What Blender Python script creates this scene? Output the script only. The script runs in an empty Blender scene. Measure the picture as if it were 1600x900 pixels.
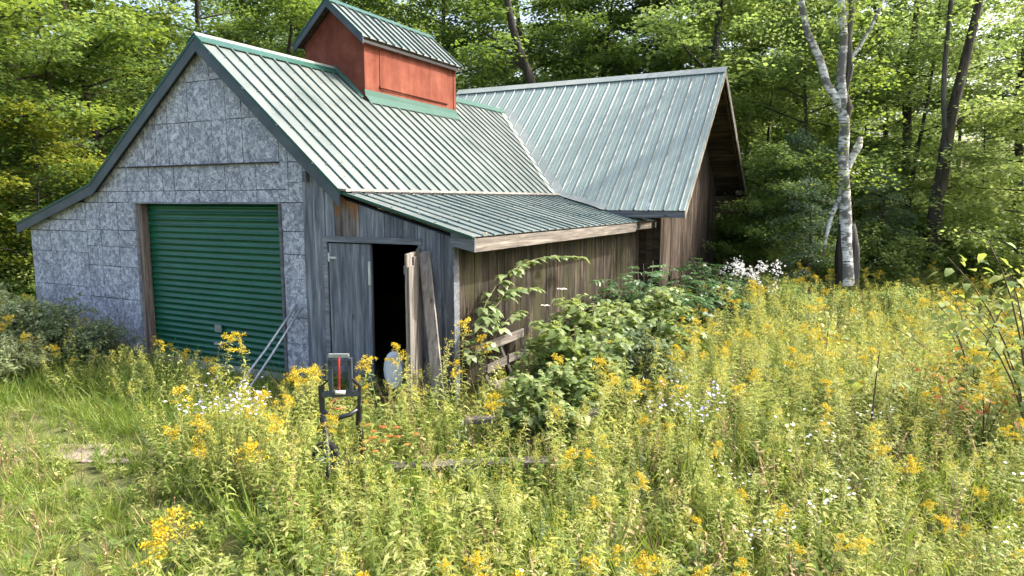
import bpy, math, random
import numpy as np
from math import sin, cos, pi, radians, sqrt, atan2
random.seed(7); rng = np.random.default_rng(7)
S = bpy.context.scene
COL = S.collection

# ------------------------------------------------------------------ camera
F = 1067.0; YAW = radians(27.7); PITCH = radians(7.3)
CAM = np.array([7.373, -7.053, 2.65])
cd = bpy.data.cameras.new('camera'); cam = bpy.data.objects.new('camera', cd); COL.objects.link(cam)
cam.location = CAM; cam.rotation_euler = (radians(90) - PITCH, 0, YAW)
cd.sensor_width = 36; cd.lens = F / 1600 * 36; cd.clip_start = .05; cd.clip_end = 2000
S.camera = cam
# ------------------------------------------------------------------ sky, sun, exposure
SUN_EL = radians(46); SUN_V = np.array([.82, .57]); SUN_V /= np.linalg.norm(SUN_V)
W = bpy.data.worlds.new("World"); S.world = W; W.use_nodes = True
nt = W.node_tree; bg = nt.nodes['Background']
sky = nt.nodes.new('ShaderNodeTexSky'); sky.sky_type = 'NISHITA'; sky.sun_disc = False
sky.sun_elevation = SUN_EL; sky.sun_rotation = atan2(SUN_V[0], SUN_V[1])
sky.air_density = 1.0; sky.dust_density = 7.0; sky.ozone_density = 1.0
nt.links.new(sky.outputs[0], bg.inputs[0]); bg.inputs[1].default_value = 0.15
sl = bpy.data.lights.new('sun', 'SUN'); sun = bpy.data.objects.new('sun', sl); COL.objects.link(sun)
sl.energy = 2.25; sl.angle = radians(.9); sl.color = (1, .95, .86)
import mathutils
sd = mathutils.Vector((SUN_V[0] * cos(SUN_EL), SUN_V[1] * cos(SUN_EL), sin(SUN_EL)))
sun.rotation_euler = sd.to_track_quat('Z', 'Y').to_euler(); sun.location = (20, 10, 25)
vs = S.view_settings; vs.view_transform = 'Standard'; vs.look = 'None'; vs.exposure = 1.92; vs.gamma = 1

fwh = np.array([-sin(YAW), cos(YAW), 0]); RT = np.array([cos(YAW), sin(YAW), 0])
def at(px, D):                       # a place on the ground: bearing and distance from where the photographer stands
    p = CAM + fwh * D + RT * ((px - 800) / F * D); return np.array([p[0], p[1], 0.])
def bear(px, D, z): p = at(px, D); p[2] = z; return p
_fw = fwh * cos(PITCH) + np.array([0, 0, -sin(PITCH)]); _up = np.cross(RT, _fw)
def project(P):
    v = P - CAM; z = v @ _fw; z = np.where(np.abs(z) < 1e-3, 1e-3, z)
    return 800 + F * (v @ RT) / z, 450 - F * (v @ _up) / z, z

# ------------------------------------------------------------------ materials
def nmat(name):
    m = bpy.data.materials.new(name); m.use_nodes = True; n = m.node_tree
    return m, n, n.nodes['Principled BSDF']
def N(n, t, **k):
    d = n.nodes.new(t)
    for a, v in k.items():
        if a.startswith('i_'): d.inputs[a[2:].replace('_', ' ')].default_value = v
        else: setattr(d, a, v)
    return d
def ramp(n, fac, stops):
    r = n.nodes.new('ShaderNodeValToRGB'); e = r.color_ramp.elements
    while len(e) < len(stops): e.new(.5)
    for i, (p, c) in enumerate(stops): e[i].position = p; e[i].color = (*c, 1)
    n.links.new(fac, r.inputs[0]); return r.outputs[0]
def coords(n, scale=(1, 1, 1), rnd=True):
    g = N(n, 'ShaderNodeNewGeometry'); mp = N(n, 'ShaderNodeMapping'); mp.inputs['Scale'].default_value = scale
    src = g.outputs['Position']
    if rnd:
        oi = N(n, 'ShaderNodeObjectInfo'); ml = N(n, 'ShaderNodeVectorMath', operation='SCALE'); ml.inputs[0].default_value = (37, 91, 53)
        n.links.new(oi.outputs['Random'], ml.inputs['Scale'])
        ad = N(n, 'ShaderNodeVectorMath', operation='ADD'); n.links.new(src, ad.inputs[0]); n.links.new(ml.outputs[0], ad.inputs[1]); src = ad.outputs[0]
    n.links.new(src, mp.inputs[0]); return mp.outputs[0]
def noise(n, vec, scale, detail=4, rough=.6, dist=0):
    t = N(n, 'ShaderNodeTexNoise', i_Scale=scale, i_Detail=detail, i_Roughness=rough, i_Distortion=dist)
    n.links.new(vec, t.inputs['Vector']); return t.outputs['Fac']
def mixc(n, fac, a, b, mode='MIX'):
    m = N(n, 'ShaderNodeMix', data_type='RGBA', blend_type=mode)
    for s, v in ((0, fac), (6, a), (7, b)):
        if isinstance(v, (int, float)): m.inputs[s].default_value = v
        elif isinstance(v, tuple): m.inputs[s].default_value = (*v, 1)
        else: n.links.new(v, m.inputs[s])
    return m.outputs[2]
def bump(n, p, h, strength=.4, dist=.01):
    b = N(n, 'ShaderNodeBump', i_Strength=strength, i_Distance=dist); n.links.new(h, b.inputs['Height']); n.links.new(b.outputs[0], p.inputs['Normal'])
def link(n, a, p, s): n.links.new(a, p.inputs[s])

def wood(name, dark, mid, light, rough=.85, moss=0., axis=2, streak=1.0, fine=24):
    m, n, p = nmat(name)
    sc = [fine, fine, fine]; sc[axis] = 1.3
    v = coords(n, tuple(sc)); a = noise(n, v, 1.0, 6, .65, .6)
    sc2 = [9, 9, 9]; sc2[axis] = .9
    b = noise(n, coords(n, tuple(sc2)), 1.0, 3, .5, .4)
    c = ramp(n, a, [(.28, dark), (.5, mid), (.72, light)])
    c2 = ramp(n, b, [(.3, (.45, .45, .45)), (.7, (1.25, 1.25, 1.25))])
    c = mixc(n, streak, c, c2, 'MULTIPLY')
    oi = N(n, 'ShaderNodeObjectInfo'); o = ramp(n, oi.outputs['Random'], [(0, (.62, .62, .62)), (1, (1.25, 1.22, 1.18))])
    c = mixc(n, 1.0, c, o, 'MULTIPLY')
    # knots
    vo = N(n, 'ShaderNodeTexVoronoi', i_Scale=1.0); sk = [5, 5, 5]; sk[axis] = 2.2
    n.links.new(coords(n, tuple(sk)), vo.inputs['Vector'])
    k = ramp(n, vo.outputs['Distance'], [(.05, (.25, .25, .25)), (.14, (1, 1, 1))]); c = mixc(n, .8, c, k, 'MULTIPLY')
    if moss:
        mk = ramp(n, noise(n, coords(n, (2.5, 2.5, .8)), 1, 3), [(.45, (0, 0, 0)), (.62, (moss, moss, moss))])
        c = mixc(n, mk, c, (.042, .044, .014))
    link(n, c, p, 'Base Color'); p.inputs['Roughness'].default_value = rough; p.inputs['Specular IOR Level'].default_value = .25
    bump(n, p, a, .5, .006); return m
def plain(name, col, rough=.6, metal=0., var=.25, scale=6., spec=.4):
    m, n, p = nmat(name); f = noise(n, coords(n), scale, 5)
    lo = tuple(c * (1 - var) for c in col); hi = tuple(min(1, c * (1 + var)) for c in col)
    link(n, ramp(n, f, [(.3, lo), (.7, hi)]), p, 'Base Color')
    p.inputs['Roughness'].default_value = rough; p.inputs['Metallic'].default_value = metal; p.inputs['Specular IOR Level'].default_value = spec
    return m
def leaf(name, c0, c1, c2, tr=(.30, .36, .04), trans=.42, rough=.5, spec=.3):
    m, n, p = nmat(name); out = n.nodes['Material Output']
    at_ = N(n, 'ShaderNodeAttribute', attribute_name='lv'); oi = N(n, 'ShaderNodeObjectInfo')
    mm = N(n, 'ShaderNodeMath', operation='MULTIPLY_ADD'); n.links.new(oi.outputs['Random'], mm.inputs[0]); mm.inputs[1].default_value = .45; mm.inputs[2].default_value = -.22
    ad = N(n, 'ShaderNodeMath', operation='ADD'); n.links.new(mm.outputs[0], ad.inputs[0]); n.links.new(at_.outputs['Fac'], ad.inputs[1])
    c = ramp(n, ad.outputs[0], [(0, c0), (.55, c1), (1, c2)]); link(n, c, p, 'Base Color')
    p.inputs['Roughness'].default_value = rough; p.inputs['Specular IOR Level'].default_value = spec
    t = N(n, 'ShaderNodeBsdfTranslucent'); tc = mixc(n, .6, c, tr); n.links.new(tc, t.inputs['Color'])
    mx = N(n, 'ShaderNodeMixShader'); mx.inputs[0].default_value = trans
    n.links.new(p.outputs[0], mx.inputs[1]); n.links.new(t.outputs[0], mx.inputs[2]); n.links.new(mx.outputs[0], out.inputs['Surface'])
    return m
def osb_mat():
    m, n, p = nmat('oriented_strand_board')
    hs = None; v0 = coords(n)
    pick = N(n, 'ShaderNodeTexVoronoi', i_Scale=15.0); n.links.new(v0, pick.inputs['Vector'])
    sep = N(n, 'ShaderNodeSeparateColor'); n.links.new(pick.outputs['Color'], sep.inputs[0])
    rot = N(n, 'ShaderNodeVectorRotate', rotation_type='Y_AXIS'); n.links.new(v0, rot.inputs['Vector'])
    am = N(n, 'ShaderNodeMath', operation='MULTIPLY'); n.links.new(sep.outputs[0], am.inputs[0]); am.inputs[1].default_value = 3.14; n.links.new(am.outputs[0], rot.inputs['Angle'])
    mp = N(n, 'ShaderNodeMapping'); mp.inputs['Scale'].default_value = (48, 10, 9); n.links.new(rot.outputs[0], mp.inputs[0])
    a = noise(n, mp.outputs[0], 1, 3, .55, .3)
    b = noise(n, coords(n, rnd=False), 1.7, 5, .6)
    s = N(n, 'ShaderNodeMath', operation='ADD'); n.links.new(a, s.inputs[0])
    q = N(n, 'ShaderNodeMath', operation='MULTIPLY_ADD'); n.links.new(sep.outputs[1], q.inputs[0]); q.inputs[1].default_value = .22; q.inputs[2].default_value = -.11
    n.links.new(q.outputs[0], s.inputs[1])
    c = ramp(n, s.outputs[0], [(.30, (.15, .165, .20)), (.48, (.27, .29, .345)), (.64, (.52, .54, .60))])
    c = mixc(n, .75, c, ramp(n, b, [(.35, (.72, .72, .72)), (.65, (1.1, 1.1, 1.1))]), 'MULTIPLY')
    link(n, c, p, 'Base Color'); p.inputs['Roughness'].default_value = .8
    bump(n, p, a, .35, .004); return m
def roof_mat(name, col, rough=.33, chalk=.35, stretch=(1, 1, 1), spec=.7):
    m, n, p = nmat(name)
    a = noise(n, coords(n, stretch), 1.4, 6, .65); b = noise(n, coords(n, (1, 1, 1), False), 26, 3, .6)
    c = mixc(n, ramp(n, a, [(.35, (0, 0, 0)), (.75, (chalk, chalk, chalk))]), col, (.36, .38, .35))
    c = mixc(n, .35, c, ramp(n, b, [(.3, (.75, .75, .75)), (.6, (1.05, 1.05, 1.05))]), 'MULTIPLY')
    link(n, c, p, 'Base Color')
    r = ramp(n, a, [(.3, (rough - .08,) * 3), (.7, (rough + .15,) * 3)]); link(n, r, p, 'Roughness')
    p.inputs['Specular IOR Level'].default_value = spec
    bump(n, p, noise(n, coords(n, (1, 1, 1), False), 2.2, 2), .25, .03); return m

M = dict(
 osb=osb_mat(),
 front_board=wood('weathered_blue_grey_board', (.05, .06, .078), (.135, .15, .18), (.28, .30, .34), fine=15, streak=.6),
 side_board=wood('mossy_brown_board', (.009, .007, .005), (.025, .019, .014), (.12, .10, .078), moss=.55, fine=11),
 gable_board=wood('brown_grey_board', (.03, .022, .017), (.085, .064, .05), (.20, .16, .13), fine=16),
 trim=wood('grey_trim_board', (.07, .08, .09), (.16, .175, .20), (.27, .29, .32), axis=0, streak=.4),
 pale_wood_y=wood('pale_weathered_fascia', (.06, .054, .048), (.14, .127, .113), (.27, .25, .225), axis=1, streak=.6),
 pale_wood_z=wood('pale_weathered_plank', (.08, .074, .068), (.19, .177, .163), (.32, .30, .28), axis=2, streak=.6),
 rake=plain('slate_blue_painted_fascia', (.05, .068, .082), .55, var=.3, scale=3),
 dark_wood=wood('dark_soffit_board', (.03, .022, .015), (.075, .055, .036), (.13, .10, .07), axis=0),
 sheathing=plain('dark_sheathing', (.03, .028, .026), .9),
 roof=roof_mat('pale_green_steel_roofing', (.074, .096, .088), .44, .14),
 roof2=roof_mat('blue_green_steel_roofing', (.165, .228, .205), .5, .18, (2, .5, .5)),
 flash=roof_mat('bare_pale_flashing', (.20, .235, .215), .45, .6),
 teal=roof_mat('teal_flashing', (.03, .085, .068), .7, .10, (1, 1, 1), .2),
 rib=plain('dark_teal_rib_edge', (.035, .085, .08), .5, var=.4, scale=5),
 rib2=plain('dark_slate_rib_edge', (.03, .06, .07), .5, var=.4, scale=5),
 green_trim=plain('dark_green_steel_trim', (.006, .058, .042), .45, var=.2, spec=.4),
 strip=plain('weathered_joint_strip', (.19, .18, .165), .7, var=.3, scale=14),
 red=None, green_door=None,
 alu=plain('pale_aluminium', (.5, .53, .55), .45, .5, var=.15),
 pipe=plain('galvanised_pipe', (.33, .36, .38), .45, .7, var=.2, scale=20),
 black=plain('black_painted_steel', (.012, .013, .017), .4, 0, var=.4, spec=.6),
 navy=plain('dark_blue_grey_steel', (.03, .042, .06), .4, 0, var=.3, spec=.6),
 redsteel=plain('faded_red_paint', (.48, .05, .05), .5, var=.3, scale=20),
 copper=plain('orange_cable', (.45, .16, .06), .5),
 blue=plain('blue_plastic', (.03, .12, .5), .4),
 rubber=plain('black_rubber', (.018, .018, .02), .75),
 white_pl=plain('dull_white_plastic', (.42, .46, .52), .5, var=.15),
 concrete=plain('grey_concrete', (.28, .27, .25), .9, var=.3, scale=12),
 bark=wood('dark_tree_bark', (.018, .015, .012), (.05, .042, .034), (.11, .10, .085)),
 grey_bark=wood('grey_tree_bark', (.04, .038, .034), (.10, .095, .085), (.2, .19, .175)),
 stem=plain('green_plant_stem', (.11, .12, .04), .7, var=.4),
 brown_stem=plain('brown_woody_stem', (.08, .055, .035), .8, var=.4),
)
def red_mat():
    m, n, p = nmat('faded_red_paint_on_plywood')
    a = noise(n, coords(n, (1, 1, 1), False), 2.2, 6, .65, .4); b = noise(n, coords(n, (6, 6, .8), False), 1, 5, .7)
    c = ramp(n, a, [(.3, (.13, .040, .027)), (.55, (.18, .060, .040)), (.75, (.22, .085, .058))])
    c = mixc(n, .6, c, ramp(n, b, [(.3, (.6, .6, .6)), (.6, (1.1, 1.1, 1.1))]), 'MULTIPLY')
    w = ramp(n, noise(n, coords(n, (1, 1, 1), False), 19, 3, .7), [(.70, (0, 0, 0)), (.78, (.5, .5, .5))]); c = mixc(n, w, c, (.45, .33, .28))
    link(n, c, p, 'Base Color'); p.inputs['Roughness'].default_value = .95; p.inputs['Specular IOR Level'].default_value = .08; bump(n, p, b, .2, .005); return m
def door_mat():
    m, n, p = nmat('green_roller_door_paint')
    a = noise(n, coords(n, (1.2, 1, 5), False), 1.6, 5, .65)
    c = ramp(n, a, [(.3, (.0, .058, .030)), (.7, (.004, .10, .052))]); link(n, c, p, 'Base Color')
    p.inputs['Roughness'].default_value = .38; p.inputs['Specular IOR Level'].default_value = .5; return m
M['red'] = red_mat(); M['green_door'] = door_mat()
def birch_mat():
    m, n, p = nmat('white_birch_bark')
    a = noise(n, coords(n, (5, 5, 30)), 1, 4, .6); b = noise(n, coords(n, (3, 3, 5)), 1, 4, .65)
    c = ramp(n, a, [(.37, (.05, .045, .04)), (.45, (.5, .5, .5)), (.7, (.74, .74, .75))])
    k = ramp(n, b, [(.45, (0, 0, 0)), (.54, (1, 1, 1))]); c = mixc(n, k, (.12, .115, .11), c)
    link(n, c, p, 'Base Color'); p.inputs['Roughness'].default_value = .75; bump(n, p, b, .5, .02); return m
M['birch'] = birch_mat()
L = dict(
 gold=leaf('goldenrod_leaf', (.11, .16, .035), (.27, .31, .08), (.43, .43, .18), (.55, .55, .15), .42, .6, .2),
 gold_flower=leaf('goldenrod_flower', (.42, .30, .015), (.57, .43, .03), (.66, .56, .11), (.7, .5, .03), .3, .7, .1),
 bud=leaf('goldenrod_bud', (.30, .33, .06), (.42, .42, .08), (.55, .48, .10), (.6, .55, .06), .35, .7, .1),
 grass=leaf('meadow_grass', (.07, .14, .02), (.15, .22, .035), (.32, .31, .10), (.38, .48, .05), .4),
 dry=leaf('dry_stalk', (.16, .10, .05), (.28, .20, .10), (.42, .34, .2), (.4, .3, .1), .2),
 broad=leaf('broad_shrub_leaf', (.07, .12, .03), (.17, .23, .075), (.34, .38, .17), (.40, .48, .10), .4, .5, .4),
 elder=leaf('dark_shrub_leaf', (.022, .06, .02), (.045, .10, .033), (.10, .17, .07), (.12, .25, .04), .25, .4, .5),
 greyleaf=leaf('grey_green_leaf', (.07, .11, .045), (.13, .18, .08), (.22, .26, .14), (.25, .34, .08), .3, .5, .4),
 paleleaf=leaf('pale_grey_green_leaf', (.15, .20, .09), (.28, .34, .17), (.44, .48, .28), (.5, .55, .2), .4, .6, .25),
 maple_d=leaf('dark_maple_leaf', (.035, .085, .022), (.08, .145, .04), (.16, .22, .06), (.30, .42, .05), .45, .42, .45),
 maple_b=leaf('bright_maple_leaf', (.05, .11, .02), (.12, .20, .055), (.24, .29, .09), (.40, .52, .12), .52, .45, .4),
 maple_m=leaf('mid_green_maple_leaf', (.03, .08, .018), (.075, .135, .03), (.17, .22, .045), (.34, .44, .05), .45, .45, .4),
 maple_y=leaf('yellowing_maple_leaf', (.08, .14, .02), (.17, .20, .03), (.34, .30, .04), (.5, .5, .04), .45, .45, .4),
 under=leaf('understorey_leaf', (.12, .19, .045), (.25, .32, .09), (.38, .42, .15), (.48, .58, .16), .52, .45, .45),
 fir=leaf('fir_needle_spray', (.05, .10, .05), (.11, .17, .10), (.20, .26, .16), (.2, .32, .12), .3, .5, .4),
 sapm=leaf('yellow_green_forb_leaf', (.14, .20, .04), (.26, .31, .07), (.40, .41, .10), (.55, .58, .08), .42, .6, .2),
 orange=leaf('orange_red_leaf', (.25, .06, .02), (.38, .14, .03), (.45, .26, .06), (.5, .2, .03), .35),
 white_fl=leaf('white_petal', (.6, .6, .62), (.72, .72, .72), (.78, .78, .75), (.8, .8, .8), .3, .7, .1),
 lilac=leaf('pale_lilac_petal', (.36, .34, .55), (.48, .46, .66), (.6, .58, .74), (.7, .68, .85), .3, .7, .1),
)
# ------------------------------------------------------------------ mesh helpers
def prop(o, label=None, cat=None, group=None, kind=None):
    for k, v in (('label', label), ('category', cat), ('group', group), ('kind', kind)):
        if v: o[k] = v
    return o
def mesh(name, V, Fc, mats, smooth=False, lv=None, mi=None):
    me = bpy.data.meshes.new(name)
    V = np.asarray(V, dtype=np.float64)
    if isinstance(Fc, np.ndarray): Fc = [Fc]
    if len(Fc) and isinstance(Fc[0], np.ndarray):
        li = np.concatenate([f.ravel() for f in Fc]).astype(np.int32)
        sz = np.concatenate([np.full(len(f), f.shape[1]) for f in Fc]).astype(np.int32)
    else:
        li = np.array([i for f in Fc for i in f], dtype=np.int32); sz = np.array([len(f) for f in Fc], dtype=np.int32)
    me.vertices.add(len(V)); me.vertices.foreach_set('co', V.ravel())
    me.loops.add(len(li)); me.loops.foreach_set('vertex_index', li)
    me.polygons.add(len(sz)); me.polygons.foreach_set('loop_start', np.concatenate([[0], np.cumsum(sz)[:-1]]).astype(np.int32))
    me.polygons.foreach_set('loop_total', sz)
    me.polygons.foreach_set('use_smooth', np.full(len(sz), bool(smooth) or lv is not None))
    if mi is not None: me.polygons.foreach_set('material_index', np.asarray(mi, dtype=np.int32))
    for m in (mats if isinstance(mats, (list, tuple)) else [mats]): me.materials.append(m)
    me.update(calc_edges=True); me.validate()
    if lv is not None:
        a = me.attributes.new('lv', 'FLOAT', 'POINT'); a.data.foreach_set('value', np.asarray(lv, dtype=np.float32))
    return me
def wloc(o):
    v = np.array(o.location)
    return v if not o.parent else v + wloc(o.parent)
def obj(name, me, parent=None, loc=None):
    o = bpy.data.objects.new(name, me); COL.objects.link(o)
    if parent: o.parent = parent
    if loc is not None: o.location = loc
    return o
def part(name, V, Fc, m, parent, **k):                 # V in world coordinates
    V = np.asarray(V, float) - wloc(parent); return obj(name, mesh(name, V, Fc, m, **k), parent)
def empty(name, loc, label, cat, group=None):
    o = bpy.data.objects.new(name, None); COL.objects.link(o); o.location = loc; o.empty_display_size = .2
    return prop(o, label, cat, group)
BF = [(0, 3, 2, 1), (4, 5, 6, 7), (0, 1, 5, 4), (1, 2, 6, 5), (2, 3, 7, 6), (3, 0, 4, 7)]
def hexa(P): return list(P), BF
def boxv(a, b):
    x0, y0, z0 = a; x1, y1, z1 = b
    return [(x0, y0, z0), (x1, y0, z0), (x1, y1, z0), (x0, y1, z0), (x0, y0, z1), (x1, y0, z1), (x1, y1, z1), (x0, y1, z1)]
def box(name, a, b, m, parent): return part(name, boxv(a, b), BF, m, parent)
def bar(name, A, B, w, t, m, parent, up=(0, 0, 1)):
    A, B = np.array(A, float), np.array(B, float); d = B - A; d /= np.linalg.norm(d); up = np.array(up, float)
    s = np.cross(d, up); s /= np.linalg.norm(s); u = np.cross(s, d)
    V = [q + s * w / 2 * i + u * t / 2 * j for q in (A, B) for i, j in ((-1, -1), (1, -1), (1, 1), (-1, 1))]
    return part(name, V, BF, m, parent)
def prism(poly, d0, d1):                               # polygon (x,z) extruded between y=d0 and y=d1
    k = len(poly); V = [(x, d0, z) for x, z in poly] + [(x, d1, z) for x, z in poly]
    Fc = [tuple(range(k)), tuple(range(2 * k - 1, k - 1, -1))] + [(i, i + k, (i + 1) % k + k, (i + 1) % k) for i in range(k)]
    return V, Fc
class Acc:                                             # gathers arrays into one mesh
    def __init__(s): s.V = []; s.F = {}; s.L = []; s.n = 0
    def add(s, V, Fs, lv=None):
        V = np.asarray(V, float).reshape(-1, 3)
        for f in Fs:
            f = np.asarray(f) + s.n; s.F.setdefault(f.shape[1], []).append(f)
        s.V.append(V); s.L.append(np.full(len(V), .5) if lv is None else np.asarray(lv)); s.n += len(V)
    def get(s): return np.concatenate(s.V), [np.concatenate(v) for v in s.F.values()], np.concatenate(s.L)
    def mesh(s, name, m, smooth=False):
        V, Fs, lv = s.get(); return mesh(name, V, Fs, m, smooth, lv)
def tube(P, R, n=6):
    P = np.asarray(P, float); k = len(P); R = np.broadcast_to(R, (k,))
    T = np.gradient(P, axis=0); T /= np.linalg.norm(T, axis=1)[:, None] + 1e-9
    ref = np.array([0, 0, 1.]) if abs(T[0][2]) < .9 else np.array([1., 0, 0])
    V = []
    for i in range(k):
        s = np.cross(T[i], ref); s /= np.linalg.norm(s) + 1e-9; u = np.cross(s, T[i])
        a = np.arange(n) * 2 * pi / n
        V.append(P[i] + R[i] * (np.cos(a)[:, None] * s + np.sin(a)[:, None] * u))
    V = np.concatenate(V + [P[-1:]])
    i, j = np.meshgrid(np.arange(k - 1), np.arange(n), indexing='ij'); i = i.ravel(); j = j.ravel()
    Q = np.stack([i * n + j, i * n + (j + 1) % n, (i + 1) * n + (j + 1) % n, (i + 1) * n + j], 1)
    j = np.arange(n); Tr = np.stack([(k - 1) * n + j, (k - 1) * n + (j + 1) % n, np.full(n, k * n)], 1)
    return V, [Q, Tr]
def norm(a): return a / (np.linalg.norm(a, axis=-1, keepdims=True) + 1e-9)
def leaves(B, D, Nn, ln, wd, droop=.2, lv=None, fold=.0):   # six-point bent leaves
    B = np.asarray(B, float); n = len(B); D = norm(D); Sd = norm(np.cross(D, Nn)); Nn = norm(np.cross(Sd, D))
    ln = np.broadcast_to(ln, (n,)); wd = np.broadcast_to(wd, (n,)); droop = np.broadcast_to(droop, (n,))
    out = []
    for t, w in ((0, 0), (.3, -1), (.3, 1), (.68, -.75), (.68, .75), (1, 0)):
        p = B + D * (ln * t)[:, None] + Sd * (wd * .5 * w)[:, None] + Nn * (fold * abs(w) * wd * .5)[:, None]
        p[:, 2] -= droop * ln * t * t; out.append(p)
    V = np.stack(out, 1).reshape(-1, 3); b = np.arange(n)[:, None] * 6
    T1 = b + np.array([[0, 1, 2]]); Q = b + np.array([[1, 3, 4, 2]]); T2 = b + np.array([[3, 5, 4]])
    lv = rng.random(n) if lv is None else np.broadcast_to(lv, (n,))
    return V, [np.concatenate([T1, T2]), Q], np.repeat(lv, 6)
def quads(B, D, Nn, ln, wd, lv=None):                       # four-point leaves for trees
    B = np.asarray(B, float); n = len(B); D = norm(D); Sd = norm(np.cross(D, Nn))
    ln = np.broadcast_to(ln, (n,))[:, None]; wd = np.broadcast_to(wd, (n,))[:, None]
    V = np.stack([B, B + D * ln * .45 + Sd * wd * .5, B + D * ln, B + D * ln * .45 - Sd * wd * .5], 1).reshape(-1, 3)
    lv = rng.random(n) if lv is None else np.broadcast_to(lv, (n,))
    return V, [np.arange(n)[:, None] * 4 + np.array([[0, 1, 2, 3]])], np.repeat(lv, 4)
def rdir(n, zlo=-1., zhi=1.):
    a = rng.random(n) * 2 * pi; z = rng.uniform(zlo, zhi, n); r = np.sqrt(np.clip(1 - z * z, 0, 1))
    return np.stack([r * np.cos(a), r * np.sin(a), z], 1)

# ------------------------------------------------------------------ ground
def gz(x, y):
    x = np.asarray(x, float); y = np.asarray(y, float)
    h = .05 * np.sin(x * .9 + 1.3) * np.cos(y * .7) + .03 * np.sin(x * 2.3 + y * 1.7)
    d = np.hypot(x - 0, y - 5); far = np.clip((d - 16) / 30, 0, 3)
    return h * np.clip((np.hypot(np.maximum(abs(x + 1.5) - 5, 0), np.maximum(abs(y - 6.5) - 7, 0))) / 1.0, 0, 1) + far * .8 - .01
xs = np.concatenate([np.linspace(-400, -30, 14)[:-1], np.linspace(-30, 40, 141), np.linspace(40, 400, 14)[1:]])
ys = np.concatenate([np.linspace(-400, -20, 14)[:-1], np.linspace(-20, 50, 141), np.linspace(50, 400, 14)[1:]])
X, Y = np.meshgrid(xs, ys, indexing='ij'); V = np.stack([X, Y, gz(X, Y)], -1).reshape(-1, 3)
nx, ny = len(xs), len(ys); i, j = np.meshgrid(np.arange(nx - 1), np.arange(ny - 1), indexing='ij'); i = i.ravel(); j = j.ravel()
Q = np.stack([i * ny + j, (i + 1) * ny + j, (i + 1) * ny + j + 1, i * ny + j + 1], 1)
m, n, p = nmat('soil_and_litter')
a = noise(n, coords(n, rnd=False), 1.1, 8, .7); b = noise(n, coords(n, rnd=False), 14, 5, .7)
c = ramp(n, a, [(.35, (.06, .08, .02)), (.55, (.12, .13, .04)), (.72, (.20, .17, .11))])
c = mixc(n, .7, c, ramp(n, b, [(.3, (.45, .45, .4)), (.65, (1.3, 1.25, 1.15))]), 'MULTIPLY')
link(n, c, p, 'Base Color'); p.inputs['Roughness'].default_value = 1; bump(n, p, b, .8, .05)
M['soil'] = m
prop(obj('ground', mesh('ground', V, Q, m, True)), kind='structure')
m, n, p = nmat('trodden_sand')
b = noise(n, coords(n, rnd=False), 16, 6, .7); link(n, ramp(n, b, [(.3, (.17, .13, .10)), (.7, (.36, .30, .25))]), p, 'Base Color'); p.inputs['Roughness'].default_value = 1; bump(n, p, b, .7, .03)
pts = [(-1.5, -3.55), (-.9, -3.4), (-.4, -3.2), (.1, -3.02), (.55, -2.88), (.9, -2.7), (1.3, -2.5)]
PV = []
for q, (x, y) in enumerate(pts):
    w = (.05, .13, .20, .24, .18, .12, .05)[q]
    for s in (-1, -.5, 0, .5, 1): PV.append((x - .35 * s * w + .06 * random.random(), y + .93 * s * w + .06 * random.random()))
PV = np.array(PV); PV = np.column_stack([PV, gz(PV[:, 0], PV[:, 1]) + .012])
prop(obj('worn_path', mesh('worn_path', PV, [(q * 5 + s, (q + 1) * 5 + s, (q + 1) * 5 + s + 1, q * 5 + s + 1) for q in range(len(pts) - 1) for s in range(4)], m)), kind='structure')

# ------------------------------------------------------------------ the shed
AX, AZ = -1.45, 4.995            # main ridge
LBX, LBZ = -4.24, 2.915          # left break
LEX, LEZ = -6.58, 2.22          # left eave
RBX, RBZ = 1.18, 2.76           # right break
REX, REZ = 3.20, 2.21           # right eave
Y2E, Z2E, Y2R, Z2R, Y2B, Z2B = 6.45, 2.44, 10.0, 5.72, 14.46, 2.33
X2 = 4.13; X2L = -3.3; XG = 3.30; YF = 7.66; YB = 13.46; XW = 2.83; XL = -6.35
S2 = (Z2R - Z2E) / (Y2R - Y2E)
SR = (AZ - RBZ) / (RBX - AX); SL = (AZ - LBZ) / (AX - LBX); SLL = (LBZ - LEZ) / (LBX - LEX); SRL = (RBZ - REZ) / (REX - RBX)
def zroof(x):
    if x < LBX: return LBZ + (x - LBX) * (LBZ - LEZ) / (LBX - LEX)
    if x < AX: return AZ - (AX - x) * (AZ - LBZ) / (AX - LBX)
    if x < RBX: return AZ - (x - AX) * (AZ - RBZ) / (RBX - AX)
    return RBZ - (x - RBX) * (RBZ - REZ) / (REX - RBX)
def yval(x): return Y2E + (zroof(x) - Z2E) / S2
shed = empty('wooden_shed', (0, 0, 0), 'weathered wooden shed with green metal roof, red cupola and green roller door', 'shed')

def clip_poly(poly, f):                                 # keep f(x,z) >= 0
    out = []
    for q in range(len(poly)):
        A, B = poly[q], poly[(q + 1) % len(poly)]; fa, fb = f(*A), f(*B)
        if fa >= 0: out.append(A)
        if fa * fb < 0: t = fa / (fa - fb); out.append((A[0] + (B[0] - A[0]) * t, A[1] + (B[1] - A[1]) * t))
    return out
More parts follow.
